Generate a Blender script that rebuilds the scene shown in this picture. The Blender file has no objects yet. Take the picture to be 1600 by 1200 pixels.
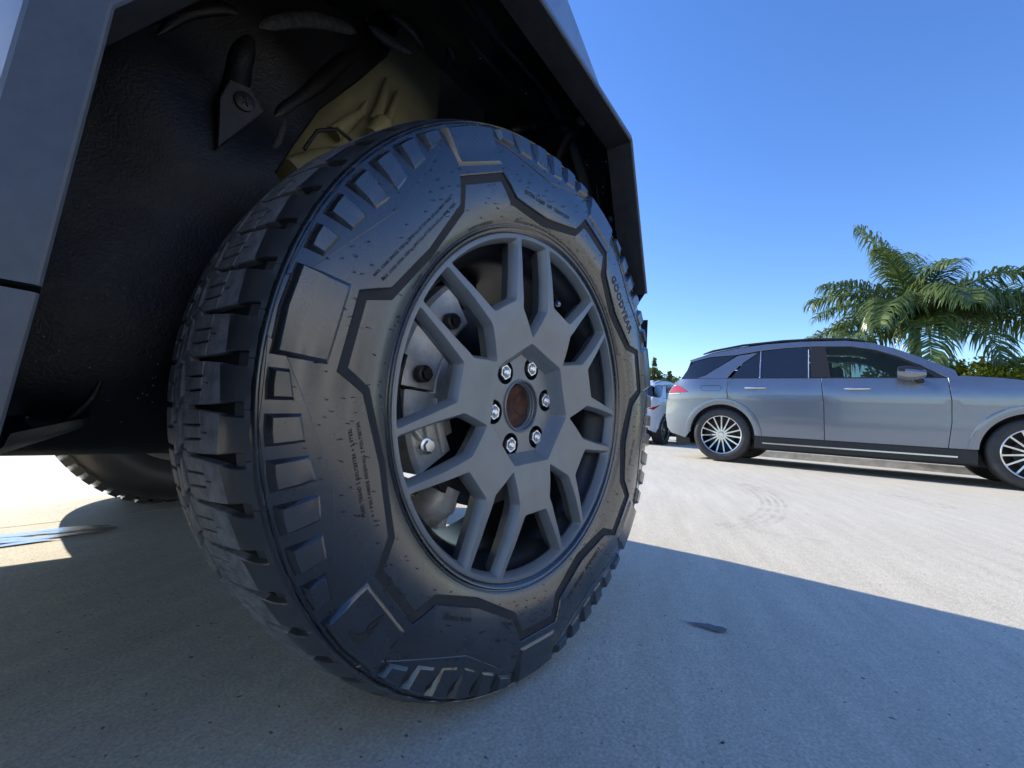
import bpy, math, random
import numpy as np
from mathutils import Vector, Matrix, noise
from mathutils.geometry import delaunay_2d_cdt

random.seed(7)
rng = np.random.default_rng(7)
sc = bpy.context.scene
R = math.radians

# ------------------------------------------------------------------ camera
cam_data = bpy.data.cameras.new('camera')
cam = bpy.data.objects.new('camera', cam_data)
sc.collection.objects.link(cam)
CAM_POS = Vector((-0.59094, -0.45559, 0.40405))
right = Vector((0.64418, -0.76232, 0.0625))
upv = Vector((-0.09824, -0.00142, 0.99516))
fwd = Vector((0.75854, 0.6472, 0.07581))
M = Matrix((right, upv, -fwd)).transposed().to_4x4()
M.translation = CAM_POS
cam.matrix_world = M
cam_data.sensor_width = 36
cam_data.lens = 723.21 / 1600 * 36
cam_data.clip_start = 0.02
cam_data.clip_end = 3000
sc.camera = cam

# ------------------------------------------------------------------ sun and sky
SUN_DIR = Vector((0.15, -1.6, -1.0)).normalized()      # the way the light travels
elev = math.asin(-SUN_DIR.z)
sun_data = bpy.data.lights.new('sun', 'SUN')
sun_data.energy = 2.2
sun_data.angle = R(0.5)
sun_data.color = (1.0, 0.92, 0.76)
sun = bpy.data.objects.new('sun', sun_data)
sc.collection.objects.link(sun)
sun.rotation_euler = SUN_DIR.to_track_quat('-Z', 'Y').to_euler()
world = bpy.data.worlds.new('World')
sc.world = world
world.use_nodes = True
wn = world.node_tree
bg = wn.nodes['Background']
sky = wn.nodes.new('ShaderNodeTexSky')
sky.sky_type = 'NISHITA'
sky.sun_disc = False
sky.sun_elevation = elev
sky.sun_rotation = math.atan2(-SUN_DIR.x, -SUN_DIR.y)
sky.altitude = 0
sky.air_density = 1.0
sky.dust_density = 0.1
sky.ozone_density = 3.0
hs = wn.nodes.new('ShaderNodeHueSaturation')
hs.inputs['Saturation'].default_value = 1.22
hs.inputs['Hue'].default_value = 0.512
wn.links.new(sky.outputs[0], hs.inputs['Color'])
wn.links.new(hs.outputs[0], bg.inputs[0])
bg.inputs[1].default_value = 0.091
sc.view_settings.view_transform = 'Standard'
sc.view_settings.look = 'None'
sc.view_settings.gamma = 1
sc.view_settings.use_curve_mapping = False
sc.view_settings.exposure = 1.62

H = 0.427           # height of the near wheel's centre
# ------------------------------------------------------------------ materials
def mat(name, color, rough=0.5, metal=0.0, spec=0.5, coat=0.0, noise_scale=None, noise_amt=0.15,
        bump=0.0, bump_scale=200.0, rough_var=0.0, col2=None, alpha=1.0, sub=None, coord='Object', detail=6.0):
    m = bpy.data.materials.new(name)
    m.use_nodes = True
    nt = m.node_tree
    b = nt.nodes['Principled BSDF']
    b.inputs['Base Color'].default_value = (*color, 1)
    b.inputs['Roughness'].default_value = rough
    b.inputs['Metallic'].default_value = metal
    b.inputs['Specular IOR Level'].default_value = spec
    b.inputs['Coat Weight'].default_value = coat
    b.inputs['Coat Roughness'].default_value = 0.20 if 'rubber' in name else 0.06
    b.inputs['Alpha'].default_value = alpha
    tc = nt.nodes.new('ShaderNodeTexCoord')
    if noise_scale:
        n = nt.nodes.new('ShaderNodeTexNoise')
        n.inputs['Scale'].default_value = noise_scale
        n.inputs['Detail'].default_value = detail
        n.inputs['Roughness'].default_value = 0.65
        nt.links.new(tc.outputs[coord], n.inputs['Vector'])
        cr = nt.nodes.new('ShaderNodeValToRGB')
        c2 = col2 if col2 else tuple(min(1, c * (1 + noise_amt)) for c in color)
        c1 = tuple(c * (1 - noise_amt) for c in color) if not col2 else color
        cr.color_ramp.elements[0].position = 0.3
        cr.color_ramp.elements[1].position = 0.7
        cr.color_ramp.elements[0].color = (*c1, 1)
        cr.color_ramp.elements[1].color = (*c2, 1)
        nt.links.new(n.outputs['Fac'], cr.inputs['Fac'])
        nt.links.new(cr.outputs['Color'], b.inputs['Base Color'])
        if rough_var:
            mr = nt.nodes.new('ShaderNodeMapRange')
            mr.inputs['To Min'].default_value = max(0.02, rough - rough_var)
            mr.inputs['To Max'].default_value = min(1, rough + rough_var)
            nt.links.new(n.outputs['Fac'], mr.inputs['Value'])
            nt.links.new(mr.outputs['Result'], b.inputs['Roughness'])
    if bump:
        n2 = nt.nodes.new('ShaderNodeTexNoise')
        n2.inputs['Scale'].default_value = bump_scale
        n2.inputs['Detail'].default_value = 5
        nt.links.new(tc.outputs[coord], n2.inputs['Vector'])
        bp = nt.nodes.new('ShaderNodeBump')
        bp.inputs['Strength'].default_value = bump
        bp.inputs['Distance'].default_value = 0.002
        nt.links.new(n2.outputs['Fac'], bp.inputs['Height'])
        nt.links.new(bp.outputs['Normal'], b.inputs['Normal'])
    return m

MT = {}
MT['rubber'] = mat('tyre_rubber', (0.045, 0.046, 0.048), 0.42, spec=0.9, coat=0.3, noise_scale=14, noise_amt=0.3, bump=0.12, bump_scale=900, rough_var=0.10)
MT['rubber_side'] = mat('sidewall_rubber', (0.017, 0.017, 0.018), 0.27, spec=0.9, coat=0.8, noise_scale=9, noise_amt=0.35, bump=0.06, bump_scale=700, rough_var=0.10)
MT['knurl'] = mat('knurled_rubber', (0.030, 0.030, 0.029), 0.7, spec=0.4, noise_scale=30, noise_amt=0.2, bump=0.5, bump_scale=1600)
MT['text'] = mat('moulded_letter_rubber', (0.008, 0.008, 0.009), 0.45)
MT['tread'] = mat('lit_dusty_tread_rubber', (0.11, 0.11, 0.115), 0.66, spec=0.5, noise_scale=60, col2=(0.28, 0.28, 0.28), bump=0.5, bump_scale=500)  # dusty rubber, its grey raised to stand in for light on the tread
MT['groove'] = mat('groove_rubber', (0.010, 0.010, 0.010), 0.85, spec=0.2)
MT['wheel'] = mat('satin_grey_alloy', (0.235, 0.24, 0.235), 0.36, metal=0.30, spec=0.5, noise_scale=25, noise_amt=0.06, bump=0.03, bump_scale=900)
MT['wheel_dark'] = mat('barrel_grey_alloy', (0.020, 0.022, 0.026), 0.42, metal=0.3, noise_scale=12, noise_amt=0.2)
MT['chrome'] = mat('chrome_nut', (0.85, 0.85, 0.84), 0.30, metal=1.0)
MT['rust'] = mat('rusty_hub_bore', (0.022, 0.010, 0.006), 0.6, metal=0.2, noise_scale=70, col2=(0.15, 0.05, 0.022), bump=0.8, bump_scale=220)
MT['castalloy'] = mat('cast_alloy', (0.60, 0.585, 0.54), 0.45, metal=0.4, noise_scale=40, noise_amt=0.2, bump=0.25, bump_scale=300)
MT['darksteel'] = mat('dark_steel', (0.035, 0.035, 0.036), 0.45, metal=0.6, noise_scale=30, noise_amt=0.3)
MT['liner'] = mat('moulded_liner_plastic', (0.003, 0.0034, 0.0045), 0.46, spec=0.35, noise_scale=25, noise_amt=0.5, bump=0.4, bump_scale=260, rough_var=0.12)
MT['olive'] = mat('olive_sealer_on_tower', (0.30, 0.275, 0.155), 0.5, noise_scale=22, noise_amt=0.12, bump=0.15, bump_scale=60)
MT['flare'] = mat('satin_flare_plastic', (0.085, 0.09, 0.098), 0.36, spec=0.5, noise_scale=60, noise_amt=0.12, bump=0.1, bump_scale=700)
MT['flare_in'] = mat('flare_return_plastic', (0.028, 0.026, 0.026), 0.55, noise_scale=35, noise_amt=0.35, bump=0.25, bump_scale=300)
MT['steel'] = mat('brushed_stainless_body', (0.46, 0.47, 0.48), 0.34, metal=0.9, noise_scale=6, noise_amt=0.05)
MT['black'] = mat('black_plastic', (0.012, 0.012, 0.013), 0.5)
MT['glass_dark'] = mat('tinted_glass', (0.012, 0.014, 0.018), 0.04, spec=0.8, coat=0.6)
def grit(name):
    m = bpy.data.materials.new(name)
    m.use_nodes = True
    b = m.node_tree.nodes['Principled BSDF']
    b.inputs['Base Color'].default_value = (0.22, 0.21, 0.19, 1)
    b.inputs['Roughness'].default_value = 0.9
    return m
MT['grit'] = grit('sand_grain')

def link(name, verts, faces, m, parent=None, smooth=None, label=None, cat=None, kind=None, group=None):
    me = bpy.data.meshes.new(name)
    me.from_pydata([tuple(v) for v in verts], [], [tuple(int(i) for i in f) for f in faces])
    me.validate()
    if smooth is not None:
        me.shade_smooth()
        me.set_sharp_from_angle(angle=R(smooth))
    me.update()
    ms = m if isinstance(m, (list, tuple)) else [m]
    for x in ms:
        me.materials.append(x)
    o = bpy.data.objects.new(name, me)
    sc.collection.objects.link(o)
    if parent is not None:
        o.parent = parent
    if label: o['label'] = label
    if cat: o['category'] = cat
    if kind: o['kind'] = kind
    if group: o['group'] = group
    return o
def share(name, src, parent=None, loc=None, rot=None, label=None):
    o = bpy.data.objects.new(name, src.data)
    sc.collection.objects.link(o)
    if parent is not None: o.parent = parent
    if loc is not None: o.location = loc
    if rot is not None: o.rotation_euler = rot
    if label: o['label'] = label
    return o
def empty(name, loc, rotz, label, cat, group=None):
    o = bpy.data.objects.new(name, None)
    sc.collection.objects.link(o)
    o.location = loc
    o.rotation_euler = (0, 0, rotz)
    o['label'] = label
    o['category'] = cat
    if group: o['group'] = group
    o.empty_display_size = 0.2
    return o

class MB:
    """collects simple solids into one mesh"""
    def __init__(s): s.v = []; s.f = []
    def add(s, v, f):
        n = len(s.v)
        s.v += [Vector(x) for x in v]
        s.f += [tuple(int(i) + n for i in g) for g in f]
        return s
    def box(s, a, b):
        x0, y0, z0 = a; x1, y1, z1 = b
        v = [(x0,y0,z0),(x1,y0,z0),(x1,y1,z0),(x0,y1,z0),(x0,y0,z1),(x1,y0,z1),(x1,y1,z1),(x0,y1,z1)]
        return s.add(v, [(0,3,2,1),(4,5,6,7),(0,1,5,4),(1,2,6,5),(2,3,7,6),(3,0,4,7)])
    def tube(s, pts, rad, n=10, caps=True, flat=None):
        pts = [Vector(q) for q in pts]
        rad = rad if isinstance(rad, (list, tuple)) else [rad] * len(pts)
        rings = []
        ref = Vector((0.13, 0.27, 0.95)).normalized()
        for i, q in enumerate(pts):
            d = (pts[min(i+1, len(pts)-1)] - pts[max(i-1, 0)]).normalized()
            a = d.cross(ref)
            if a.length < 1e-3: a = d.cross(Vector((1, 0, 0)))
            a.normalize(); b = d.cross(a)
            rings.append([q + (a * math.cos(2*math.pi*k/n) + b * math.sin(2*math.pi*k/n)) * rad[i] for k in range(n)])
        v = [x for r_ in rings for x in r_]
        f = []
        for i in range(len(pts) - 1):
            for k in range(n):
                k2 = (k + 1) % n
                f.append((i*n+k, i*n+k2, (i+1)*n+k2, (i+1)*n+k))
        if caps:
            f.append(tuple(range(n-1, -1, -1)))
            f.append(tuple((len(pts)-1)*n + k for k in range(n)))
        return s.add(v, f)
    def build(s, name, m, parent=None, **kw):
        return link(name, s.v, s.f, m, parent, **kw)

# ------------------------------------------------------------------ polygon tools
def pip(P, poly):
    x, y = P[:, 0], P[:, 1]
    inside = np.zeros(len(P), bool)
    n = len(poly)
    for i in range(n):
        x1, y1 = poly[i]; x2, y2 = poly[(i + 1) % n]
        c = ((y1 > y) != (y2 > y))
        with np.errstate(divide='ignore', invalid='ignore'):
            xi = (x2 - x1) * (y - y1) / (y2 - y1 + 1e-30) + x1
        inside ^= c & (x < xi)
    return inside
def area(poly):
    p_ = np.asarray(poly); q = np.roll(p_, -1, 0)
    return 0.5 * np.sum(p_[:, 0]*q[:, 1] - q[:, 0]*p_[:, 1])
def densify(poly, d):
    out = []
    n = len(poly)
    for i in range(n):
        a = np.array(poly[i], float); b = np.array(poly[(i+1) % n], float)
        k = max(1, int(math.ceil(np.linalg.norm(b - a) / d)))
        for j in range(k): out.append(a + (b - a) * j / k)
    return np.array(out)
def offset(poly, d):
    """miter offset, positive d shrinks the polygon"""
    p_ = np.asarray(poly, float)
    if area(p_) < 0: d = -d
    prev = np.roll(p_, 1, 0); nxt = np.roll(p_, -1, 0)
    e1 = p_ - prev; e2 = nxt - p_
    e1 /= np.linalg.norm(e1, axis=1)[:, None] + 1e-12; e2 /= np.linalg.norm(e2, axis=1)[:, None] + 1e-12
    n1 = np.stack([-e1[:, 1], e1[:, 0]], 1); n2 = np.stack([-e2[:, 1], e2[:, 0]], 1)
    b = n1 + n2; L = np.sum(b * b, 1)[:, None]
    L = np.maximum(L, 0.6)
    return p_ + 2 * b / L * d
def rounded(poly, r, n=3):
    out = []
    N = len(poly)
    for i in range(N):
        a = np.array(poly[i-1], float); b = np.array(poly[i], float); c = np.array(poly[(i+1) % N], float)
        u = a - b; v = c - b
        lu, lv = np.linalg.norm(u), np.linalg.norm(v)
        k = min(r, lu * 0.45, lv * 0.45)
        p0 = b + u / lu * k; p2 = b + v / lv * k
        for j in range(n + 1):
            t = j / n
            out.append((1-t)**2 * p0 + 2*t*(1-t) * b + t*t * p2)
    return [tuple(x) for x in out]
def cdt(loops, grid):
    pts = [tuple(q) for l in loops for q in l]
    edges = []; k = 0
    for l in loops:
        n = len(l)
        edges += [(k + i, k + (i + 1) % n) for i in range(n)]
        k += n
    allp = np.array(pts)
    if grid:
        lo, hi = allp.min(0), allp.max(0)
        gx = np.arange(lo[0] + grid/2, hi[0], grid); gy = np.arange(lo[1] + grid/2, hi[1], grid)
        if len(gx) and len(gy):
            G = np.array([(x + (grid/2 if j % 2 else 0), y) for j, y in enumerate(gy) for x in gx])
            ins = pip(G, loops[0])
            for h_ in loops[1:]: ins &= ~pip(G, h_)
            G = G[ins]
            if len(G):
                keep = np.ones(len(G), bool)
                for c in range(0, len(G), 500):
                    D = np.min(np.hypot(G[c:c+500, 0][:, None] - allp[:, 0][None], G[c:c+500, 1][:, None] - allp[:, 1][None]), 1)
                    keep[c:c+500] = D > grid * 0.45
                pts += [tuple(q) for q in G[keep]]
    r = delaunay_2d_cdt([Vector(q) for q in pts], edges, [], 0, 1e-7)
    V = np.array([tuple(v) for v in r[0]]); T = np.array([tuple(f) for f in r[2]])
    C = V[T].mean(1)
    ins = pip(C, loops[0])
    for h_ in loops[1:]: ins &= ~pip(C, h_)
    return V, T[ins]
def plate(loops, mapf, h, base, d=0.006, grid=0.007, chamfer=0.0008, draft=0.0):
    """surface at height h with bevelled rim and walls down to base; mapf(u, v, height) -> 3D"""
    mb = MB()
    L = [densify(l, d) for l in loops]
    top = [offset(l, chamfer if i == 0 else -chamfer) for i, l in enumerate(L)]
    V, T = cdt(top, grid)
    mb.add([mapf(u, v, h) for u, v in V], T)
    for i, l in enumerate(L):
        sgn = 1 if i == 0 else -1
        n = len(l)
        l2 = offset(l, -draft * sgn)
        rings = [[mapf(u, v, h) for u, v in top[i]], [mapf(u, v, h - chamfer) for u, v in l], [mapf(u, v, base) for u, v in l2]]
        f = []
        for a in range(2):
            for k in range(n):
                f.append((a*n + k, a*n + (k+1) % n, (a+1)*n + (k+1) % n, (a+1)*n + k))
        mb.add(rings[0] + rings[1] + rings[2], f)
    return mb
def lathe(prof, n=128, a0=0.0, a1=2*math.pi, centre=(0, 0, H)):
    """prof: list of (radius, y); the axis is Y through centre"""
    mb = MB()
    full = abs(a1 - a0 - 2*math.pi) < 1e-6
    cols = n if full else n + 1
    v = []
    for r_, y in prof:
        for k in range(cols):
            a = a0 + (a1 - a0) * k / n
            v.append((centre[0] + r_*math.cos(a), centre[1] + y, centre[2] + r_*math.sin(a)))
    f = []
    for i in range(len(prof) - 1):
        for k in range(n):
            k2 = (k + 1) % cols
            f.append((i*cols + k, i*cols + k2, (i+1)*cols + k2, (i+1)*cols + k))
    mb.add(v, f)
    return mb

# ------------------------------------------------------------------ ground, slabs
def ground_mat(name):
    m = bpy.data.materials.new(name)
    m.use_nodes = True
    nt = m.node_tree; b = nt.nodes['Principled BSDF']
    tc = nt.nodes.new('ShaderNodeTexCoord')
    mp = nt.nodes.new('ShaderNodeMapping')
    mp.inputs['Rotation'].default_value = (0, 0, R(-25))
    nt.links.new(tc.outputs['Object'], mp.inputs['Vector'])
    def nz(scale, detail=6, rough=0.6, vec=None):
        n = nt.nodes.new('ShaderNodeTexNoise')
        n.inputs['Scale'].default_value = scale; n.inputs['Detail'].default_value = detail; n.inputs['Roughness'].default_value = rough
        nt.links.new(vec or mp.outputs['Vector'], n.inputs['Vector'])
        return n
    def ramp(fac, p0, c0, p1, c1):
        r = nt.nodes.new('ShaderNodeValToRGB')
        r.color_ramp.elements[0].position = p0; r.color_ramp.elements[1].position = p1
        r.color_ramp.elements[0].color = (*c0, 1); r.color_ramp.elements[1].color = (*c1, 1)
        nt.links.new(fac, r.inputs['Fac'])
        return r
    def mul(a, c, f=1.0):
        x = nt.nodes.new('ShaderNodeMix'); x.data_type = 'RGBA'; x.blend_type = 'MULTIPLY'
        x.inputs['Factor'].default_value = f
        nt.links.new(a, x.inputs[6]); nt.links.new(c, x.inputs[7])
        return x.outputs[2]
    big = ramp(nz(0.55, 8).outputs['Fac'], 0.30, (0.76, 0.695, 0.555), 0.70, (0.84, 0.78, 0.635))
    st = nt.nodes.new('ShaderNodeMapping'); st.inputs['Scale'].default_value = (0.5, 4.5, 1)
    nt.links.new(mp.outputs['Vector'], st.inputs['Vector'])
    streak = ramp(nz(3.0, 7, 0.7, st.outputs['Vector']).outputs['Fac'], 0.30, (0.84, 0.84, 0.84), 0.62, (1, 1, 1))
    fine = ramp(nz(190, 3, 0.75).outputs['Fac'], 0.34, (0.62, 0.62, 0.63), 0.64, (1.0, 1.0, 1.0))
    mid = ramp(nz(34, 6, 0.7).outputs['Fac'], 0.30, (0.84, 0.84, 0.84), 0.65, (1, 1, 1))
    speck = ramp(nz(95, 1, 0.4).outputs['Fac'], 0.235, (0.35, 0.33, 0.32), 0.27, (1, 1, 1))
    c = mul(big.outputs[0], streak.outputs[0])
    c = mul(c, mid.outputs[0]); c = mul(c, fine.outputs[0]); c = mul(c, speck.outputs[0])
    nt.links.new(c, b.inputs['Base Color'])
    b.inputs['Roughness'].default_value = 0.72
    b.inputs['Specular IOR Level'].default_value = 0.4
    add = nt.nodes.new('ShaderNodeMath'); add.operation = 'ADD'
    nt.links.new(nz(420, 3).outputs['Fac'], add.inputs[0])
    m2 = nt.nodes.new('ShaderNodeMath'); m2.operation = 'MULTIPLY'; m2.inputs[1].default_value = 2.0
    nt.links.new(nz(70, 6, 0.7).outputs['Fac'], m2.inputs[0])
    nt.links.new(m2.outputs[0], add.inputs[1])
    bp = nt.nodes.new('ShaderNodeBump'); bp.inputs['Strength'].default_value = 0.55; bp.inputs['Distance'].default_value = 0.0022
    nt.links.new(add.outputs[0], bp.inputs['Height'])
    nt.links.new(bp.outputs['Normal'], b.inputs['Normal'])
    return m
MT['concrete'] = ground_mat('weathered_concrete')
MT['soil'] = mat('dusty_ground', (0.16, 0.15, 0.12), 0.9, noise_scale=1.5, noise_amt=0.3, bump=0.4, bump_scale=20)
link('ground', [(-900,-900,-0.06),(900,-900,-0.06),(900,900,-0.06),(-900,900,-0.06)], [(0,1,2,3)], MT['soil'], kind='structure')
# the pavement is cast in slabs that meet in one straight open joint
jd = Vector((1, 0.141, 0)).normalized(); jn = Vector((-jd.y, jd.x, 0))
j0 = Vector((-0.49, 1.53, 0)); gap = 0.006
pave = empty('concrete_pavement', (0, 0, 0), 0, 'pale concrete parking pavement cast in slabs under every vehicle', 'pavement')
pave['kind'] = 'structure'
del pave['category']
def slab(a0, a1, b0, b1):
    t = gap / 2
    c = [j0 + jd*(a0+t) + jn*(b0+t), j0 + jd*(a1-t) + jn*(b0+t), j0 + jd*(a1-t) + jn*(b1-t), j0 + jd*(a0+t) + jn*(b1-t)]
    v = [(q.x, q.y, 0.0) for q in c] + [(q.x, q.y, -0.05) for q in c]
    f = [(0,1,2,3), (0,4,5,1), (1,5,6,2), (2,6,7,3), (3,7,4,0)]
    return link('pavement_slab', v, f, MT['concrete'], pave)
slab(-20, 26, -16, 0); slab(-20, 26, 0, 7); slab(-20, 26, 7, 30)

# ------------------------------------------------------------------ tyre
PR = np.array([(.268,.004),(.2735,-.002),(.280,-.0045),(.290,-.0095),(.305,-.0145),(.325,-.0180),(.345,-.0188),(.365,-.0172),
               (.385,-.0135),(.400,-.0085),(.412,-.003),(.4205,.003)])
# smooth version of the profile
_rr = np.linspace(.268, .4205, 40)
_yy = np.interp(_rr, PR[:, 0], PR[:, 1])
for _ in range(6): _yy[1:-1] = (_yy[:-2] + 2*_yy[1:-1] + _yy[2:]) / 4
def side_y(r_): return float(np.interp(r_, _rr, _yy))
def side_n(r_):
    s = (side_y(min(r_ + .002, .4205)) - side_y(max(r_ - .002, .268))) / .004
    L = math.hypot(1, s)
    return s / L, -1 / L          # (radial, y) outward normal
def smap(X, Z, h):
    r_ = math.hypot(X, Z); nr, ny = side_n(r_); y = side_y(r_) + ny*h; r2 = r_ + nr*h
    return (X/r_*r2, y, H + Z/r_*r2)
# shoulder and crown profile, t = path length from the moulded ridge
CR = [(.4200,-.0030),(.4270,.008),(.4335,.027),(.4370,.046),(.4405,.080),(.4425,.105),(.444,.127),(.4425,.149),(.4405,.174),(.4375,.208),(.4335,.227),(.4270,.246),(.4200,.257)]
_ct = [0.0]
for a, b in zip(CR[:-1], CR[1:]): _ct.append(_ct[-1] + math.hypot(b[0]-a[0], b[1]-a[1]))
_ct = np.array(_ct); _cr = np.array([c[0] for c in CR]); _cy = np.array([c[1] for c in CR])
TT = _ct[-1]
def ty(y): return float(np.interp(y, _cy, _ct))
def cmap(s, t, h):
    """s: angle in radians * 0.44, t along the profile"""
    a = s / 0.44
    r_ = float(np.interp(t, _ct, _cr)); y = float(np.interp(t, _ct, _cy))
    r1 = float(np.interp(t + .004, _ct, _cr)); y1 = float(np.interp(t + .004, _ct, _cy))
    r0 = float(np.interp(t - .004, _ct, _cr)); y0 = float(np.interp(t - .004, _ct, _cy))
    L = math.hypot(r1 - r0, y1 - y0) + 1e-9
    nr, ny = (y1 - y0)/L, -(r1 - r0)/L
    r2 = r_ + nr*h; y2 = y + ny*h
    z = H + r2*math.sin(a)
    if z < 0.001: z = 0.001
    return (r2*math.cos(a), y2, z)
def flatmap(top, b0):
    """plates whose tops lie nearly flat while the sidewall falls away under them"""
    def f_(X, Z, h):
        r_ = math.hypot(X, Z)
        base = smap(X, Z, b0)
        t = (h - b0)/(top - b0)
        yt = -.0205 + .16*max(0, r_ - .392)
        return (base[0], base[1]*(1-t) + min(yt, base[1] - .0034)*t, base[2])
    return f_
def pol(r_, deg): return (r_*math.cos(R(deg)), r_*math.sin(R(deg)))
PH = 118.7; SEC = 360/7

truck = empty('pickup_truck', (0, 0, 0), 0, 'huge angular pickup truck whose big wheel and open wheel arch fill the left', 'pickup truck')
def make_tyre():
    lo = lathe([(.2675,.010)] + [(r_, side_y(r_)) for r_ in np.linspace(.2715, .4205, 26)], 168)
    # carcass under the tread blocks, 8 mm down, and the inner sidewall
    car = []
    for t in np.linspace(0, TT, 30):
        q = cmap(0, t, -0.0085 if 0.012 < t < TT - .012 else -0.0002 - min(t, TT - t)*.5)
        car.append((q[0], q[1]))
    tyre = lo.build('tyre', MT['rubber_side'], truck, smooth=50, label='black all-terrain tyre with angular raised sidewall pattern')
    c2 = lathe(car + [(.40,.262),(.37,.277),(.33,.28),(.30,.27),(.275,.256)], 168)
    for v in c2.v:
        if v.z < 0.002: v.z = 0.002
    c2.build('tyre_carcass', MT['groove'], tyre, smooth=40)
    # moulded ridge
    ring = lathe([(.4168,-.0030),(.4182,-.0048),(.4196,-.0056),(.4210,-.0046),(.4222,-.0012),(.4230,.0030)], 200)
    ring.build('sidewall_ridge', MT['rubber_side'], tyre, smooth=60)
    lathe([(.2735,-.0030),(.2750,-.0052),(.2770,-.0058),(.2782,-.0044)], 160).build('bead_ring', MT['rubber_side'], tyre, smooth=60)
    lathe([(.2805,-.0048),(.2812,-.0066),(.2822,-.0070),(.2830,-.0062),(.2834,-.0056)], 160).build('bead_ring', MT['rubber_side'], tyre, smooth=60)
    # zig-zag knurled band
    inn, out = [], []
    for k in range(7):
        c = PH - SEC*k
        inn += [pol(.311, c+9.7), pol(.3405, c+6.6), pol(.3385, c-6.2), pol(.309, c-9.4), pol(.2905, c-SEC/2)]
        out += [pol(.3215, c+10.8), pol(.3525, c+7.6), pol(.3505, c-6.9), pol(.318, c-11.2), pol(.3030, c-SEC/2)]
    band = plate([out, inn], smap, 0.0006, -0.001, d=.006, grid=.006, chamfer=.0004)
    band.build('knurled_band', MT['knurl'], tyre, smooth=30)
    # the raised field outside the band, up to the ridge
    circ = [pol(.4165, a) for a in np.arange(0, 360, 1.25)]
    outer = plate([circ, out], smap, 0.0034, -0.001, d=.007, grid=.009, chamfer=.0012)
    outer.build('raised_shoulder_field', MT['rubber_side'], tyre, smooth=35)
    edge = plate([[pol(1,0)]], smap, 0, 0) if False else None
    B0 = 0.0030
    inst = 0
    for k in range(7):
        c = PH - SEC*k
        # emblem pad
        pad = [pol(.4095, c+6.2), pol(.4100, c), pol(.4095, c-6.0), pol(.3635, c-6.5), pol(.366, c+6.3)]
        plate([pad], flatmap(.0125, B0), 0.0125, B0, d=.006, grid=.010, chamfer=.0012, draft=.0036).build('sidewall_pad', MT['rubber_side'], tyre, smooth=30)
        for j in range(6):
            rel = 10.4 + 6.03*j - SEC/2
            cc = c - SEC/2
            def chev(a): return .3745 + abs(a)*(.0010 if abs(a) < 12 else .00135)
            a1, a0 = rel + 1.75, rel - 1.75
            quad = [pol(.4095, cc+a1), pol(.4100, cc+rel), pol(.4095, cc+a0), pol(chev(a0), cc+a0), pol(chev(a1), cc+a1)]
            plate([quad], flatmap(.0115, B0), 0.0115, B0, d=.006, grid=.010, chamfer=.0010, draft=.0034).build('sidewall_block', MT['rubber_side'], tyre, smooth=30)
        # chevron ledge between pads and blocks
        cc = c - SEC/2
        w = .0022
        chl = [pol(.403, cc+20.3), pol(.3585, cc), pol(.403, cc-20.3), pol(.403-w, cc-20.0), pol(.3585-w, cc), pol(.403-w, cc+20.0)]
        plate([chl], smap, 0.0016, 0.0, d=.008, grid=None, chamfer=.0003).build('chevron_ledge', MT['rubber_side'], tyre, smooth=30) if False else None
        chl = [pol(.403, cc+20.3), pol(.3590, cc), pol(.403, cc-20.3), pol(.4155, cc-21.5), pol(.4155, cc-10), pol(.4157, cc), pol(.4155, cc+10), pol(.4155, cc+21.5)]
        plate([chl], smap, 0.0046, 0.003, d=.007, grid=.010, chamfer=.0006).build('chevron_field', MT['rubber_side'], tyre, smooth=30)
    # shoulder blocks and tread ribs, 56 pitches
    pitch = 2*math.pi/56*0.44
    ph0 = R(171.14) * 0.44
    yb = ty
    sh, r1, r2_, r3, r4, fl = [MB() for _ in range(6)]
    e = .0018
    def piece(mb, poly, h=0.0, base=-.0095, mapf=cmap, ch=.0009, g=.014, d=.014):
        s = plate([poly], mapf, h, base, d=d, grid=g, chamfer=ch)
        mb.add(s.v, s.f)
    t1 = yb(.0795); tw = yb(.045)
    for k in range(56):
        s0 = ph0 + pitch*k
        a0, a1 = s0, s0 + pitch
        hw = .0038
        # notch on both sides, from the tread edge to a rounded end near the ridge
        t0, te = .0012, yb(.0072)
        sm = s0 + pitch*.5
        poly = [(a0, t0), (a1, t0), (a1, te), (a1 - hw*1.7, te), (a1 - hw*1.95, te + .0015), (a1 - hw*1.95, te + .014), (a1 - hw*1.25, tw), (a1 - hw*.75, t1 - .0007),
                (sm + .0007, t1 - .0007), (sm + .0007, t1 - .014), (sm - .0007, t1 - .014), (sm - .0007, t1 - .0007),
                (a0 + hw*.75, t1 - .0007), (a0 + hw*1.25, tw), (a0 + hw*1.95, te + .014), (a0 + hw*1.95, te + .0015), (a0 + hw*1.7, te), (a0, te)]
        piece(sh, poly, g=None, d=.008)
        fl_poly = [(a0 - hw*1.9, te + .0004), (a0 + hw*1.9, te + .0004), (a0 + hw*1.9, te + .020), (a0 - hw*1.9, te + .020)]
        piece(fl, fl_poly, h=-.0066, ch=.0006, g=None)
        # rib between the thin groove and the zig-zag groove
        ta, tb = t1 + .0007, yb(.1250)
        zz = .0045
        s1, s2 = s0 + pitch*.36, s0 + pitch*.64
        tc_ = yb(.113)
        piece(r1, [(a0 + hw*.75, ta), (s1 - e*.6, ta), (s1 + .001 - e*.6, tb - zz*.4), (a0 + hw*.2, tb + zz), (a0 - .004, tb), (a0 - .003, tc_+.004), (a0 + hw*.5, tc_)], g=None)
        piece(r1, [(s1 + e*.6, ta), (s2 - e*.6, ta), (s2 + .002 - e*.6, tb - zz), (s1 + .001 + e*.6, tb - zz*.5)], g=None)
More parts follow.
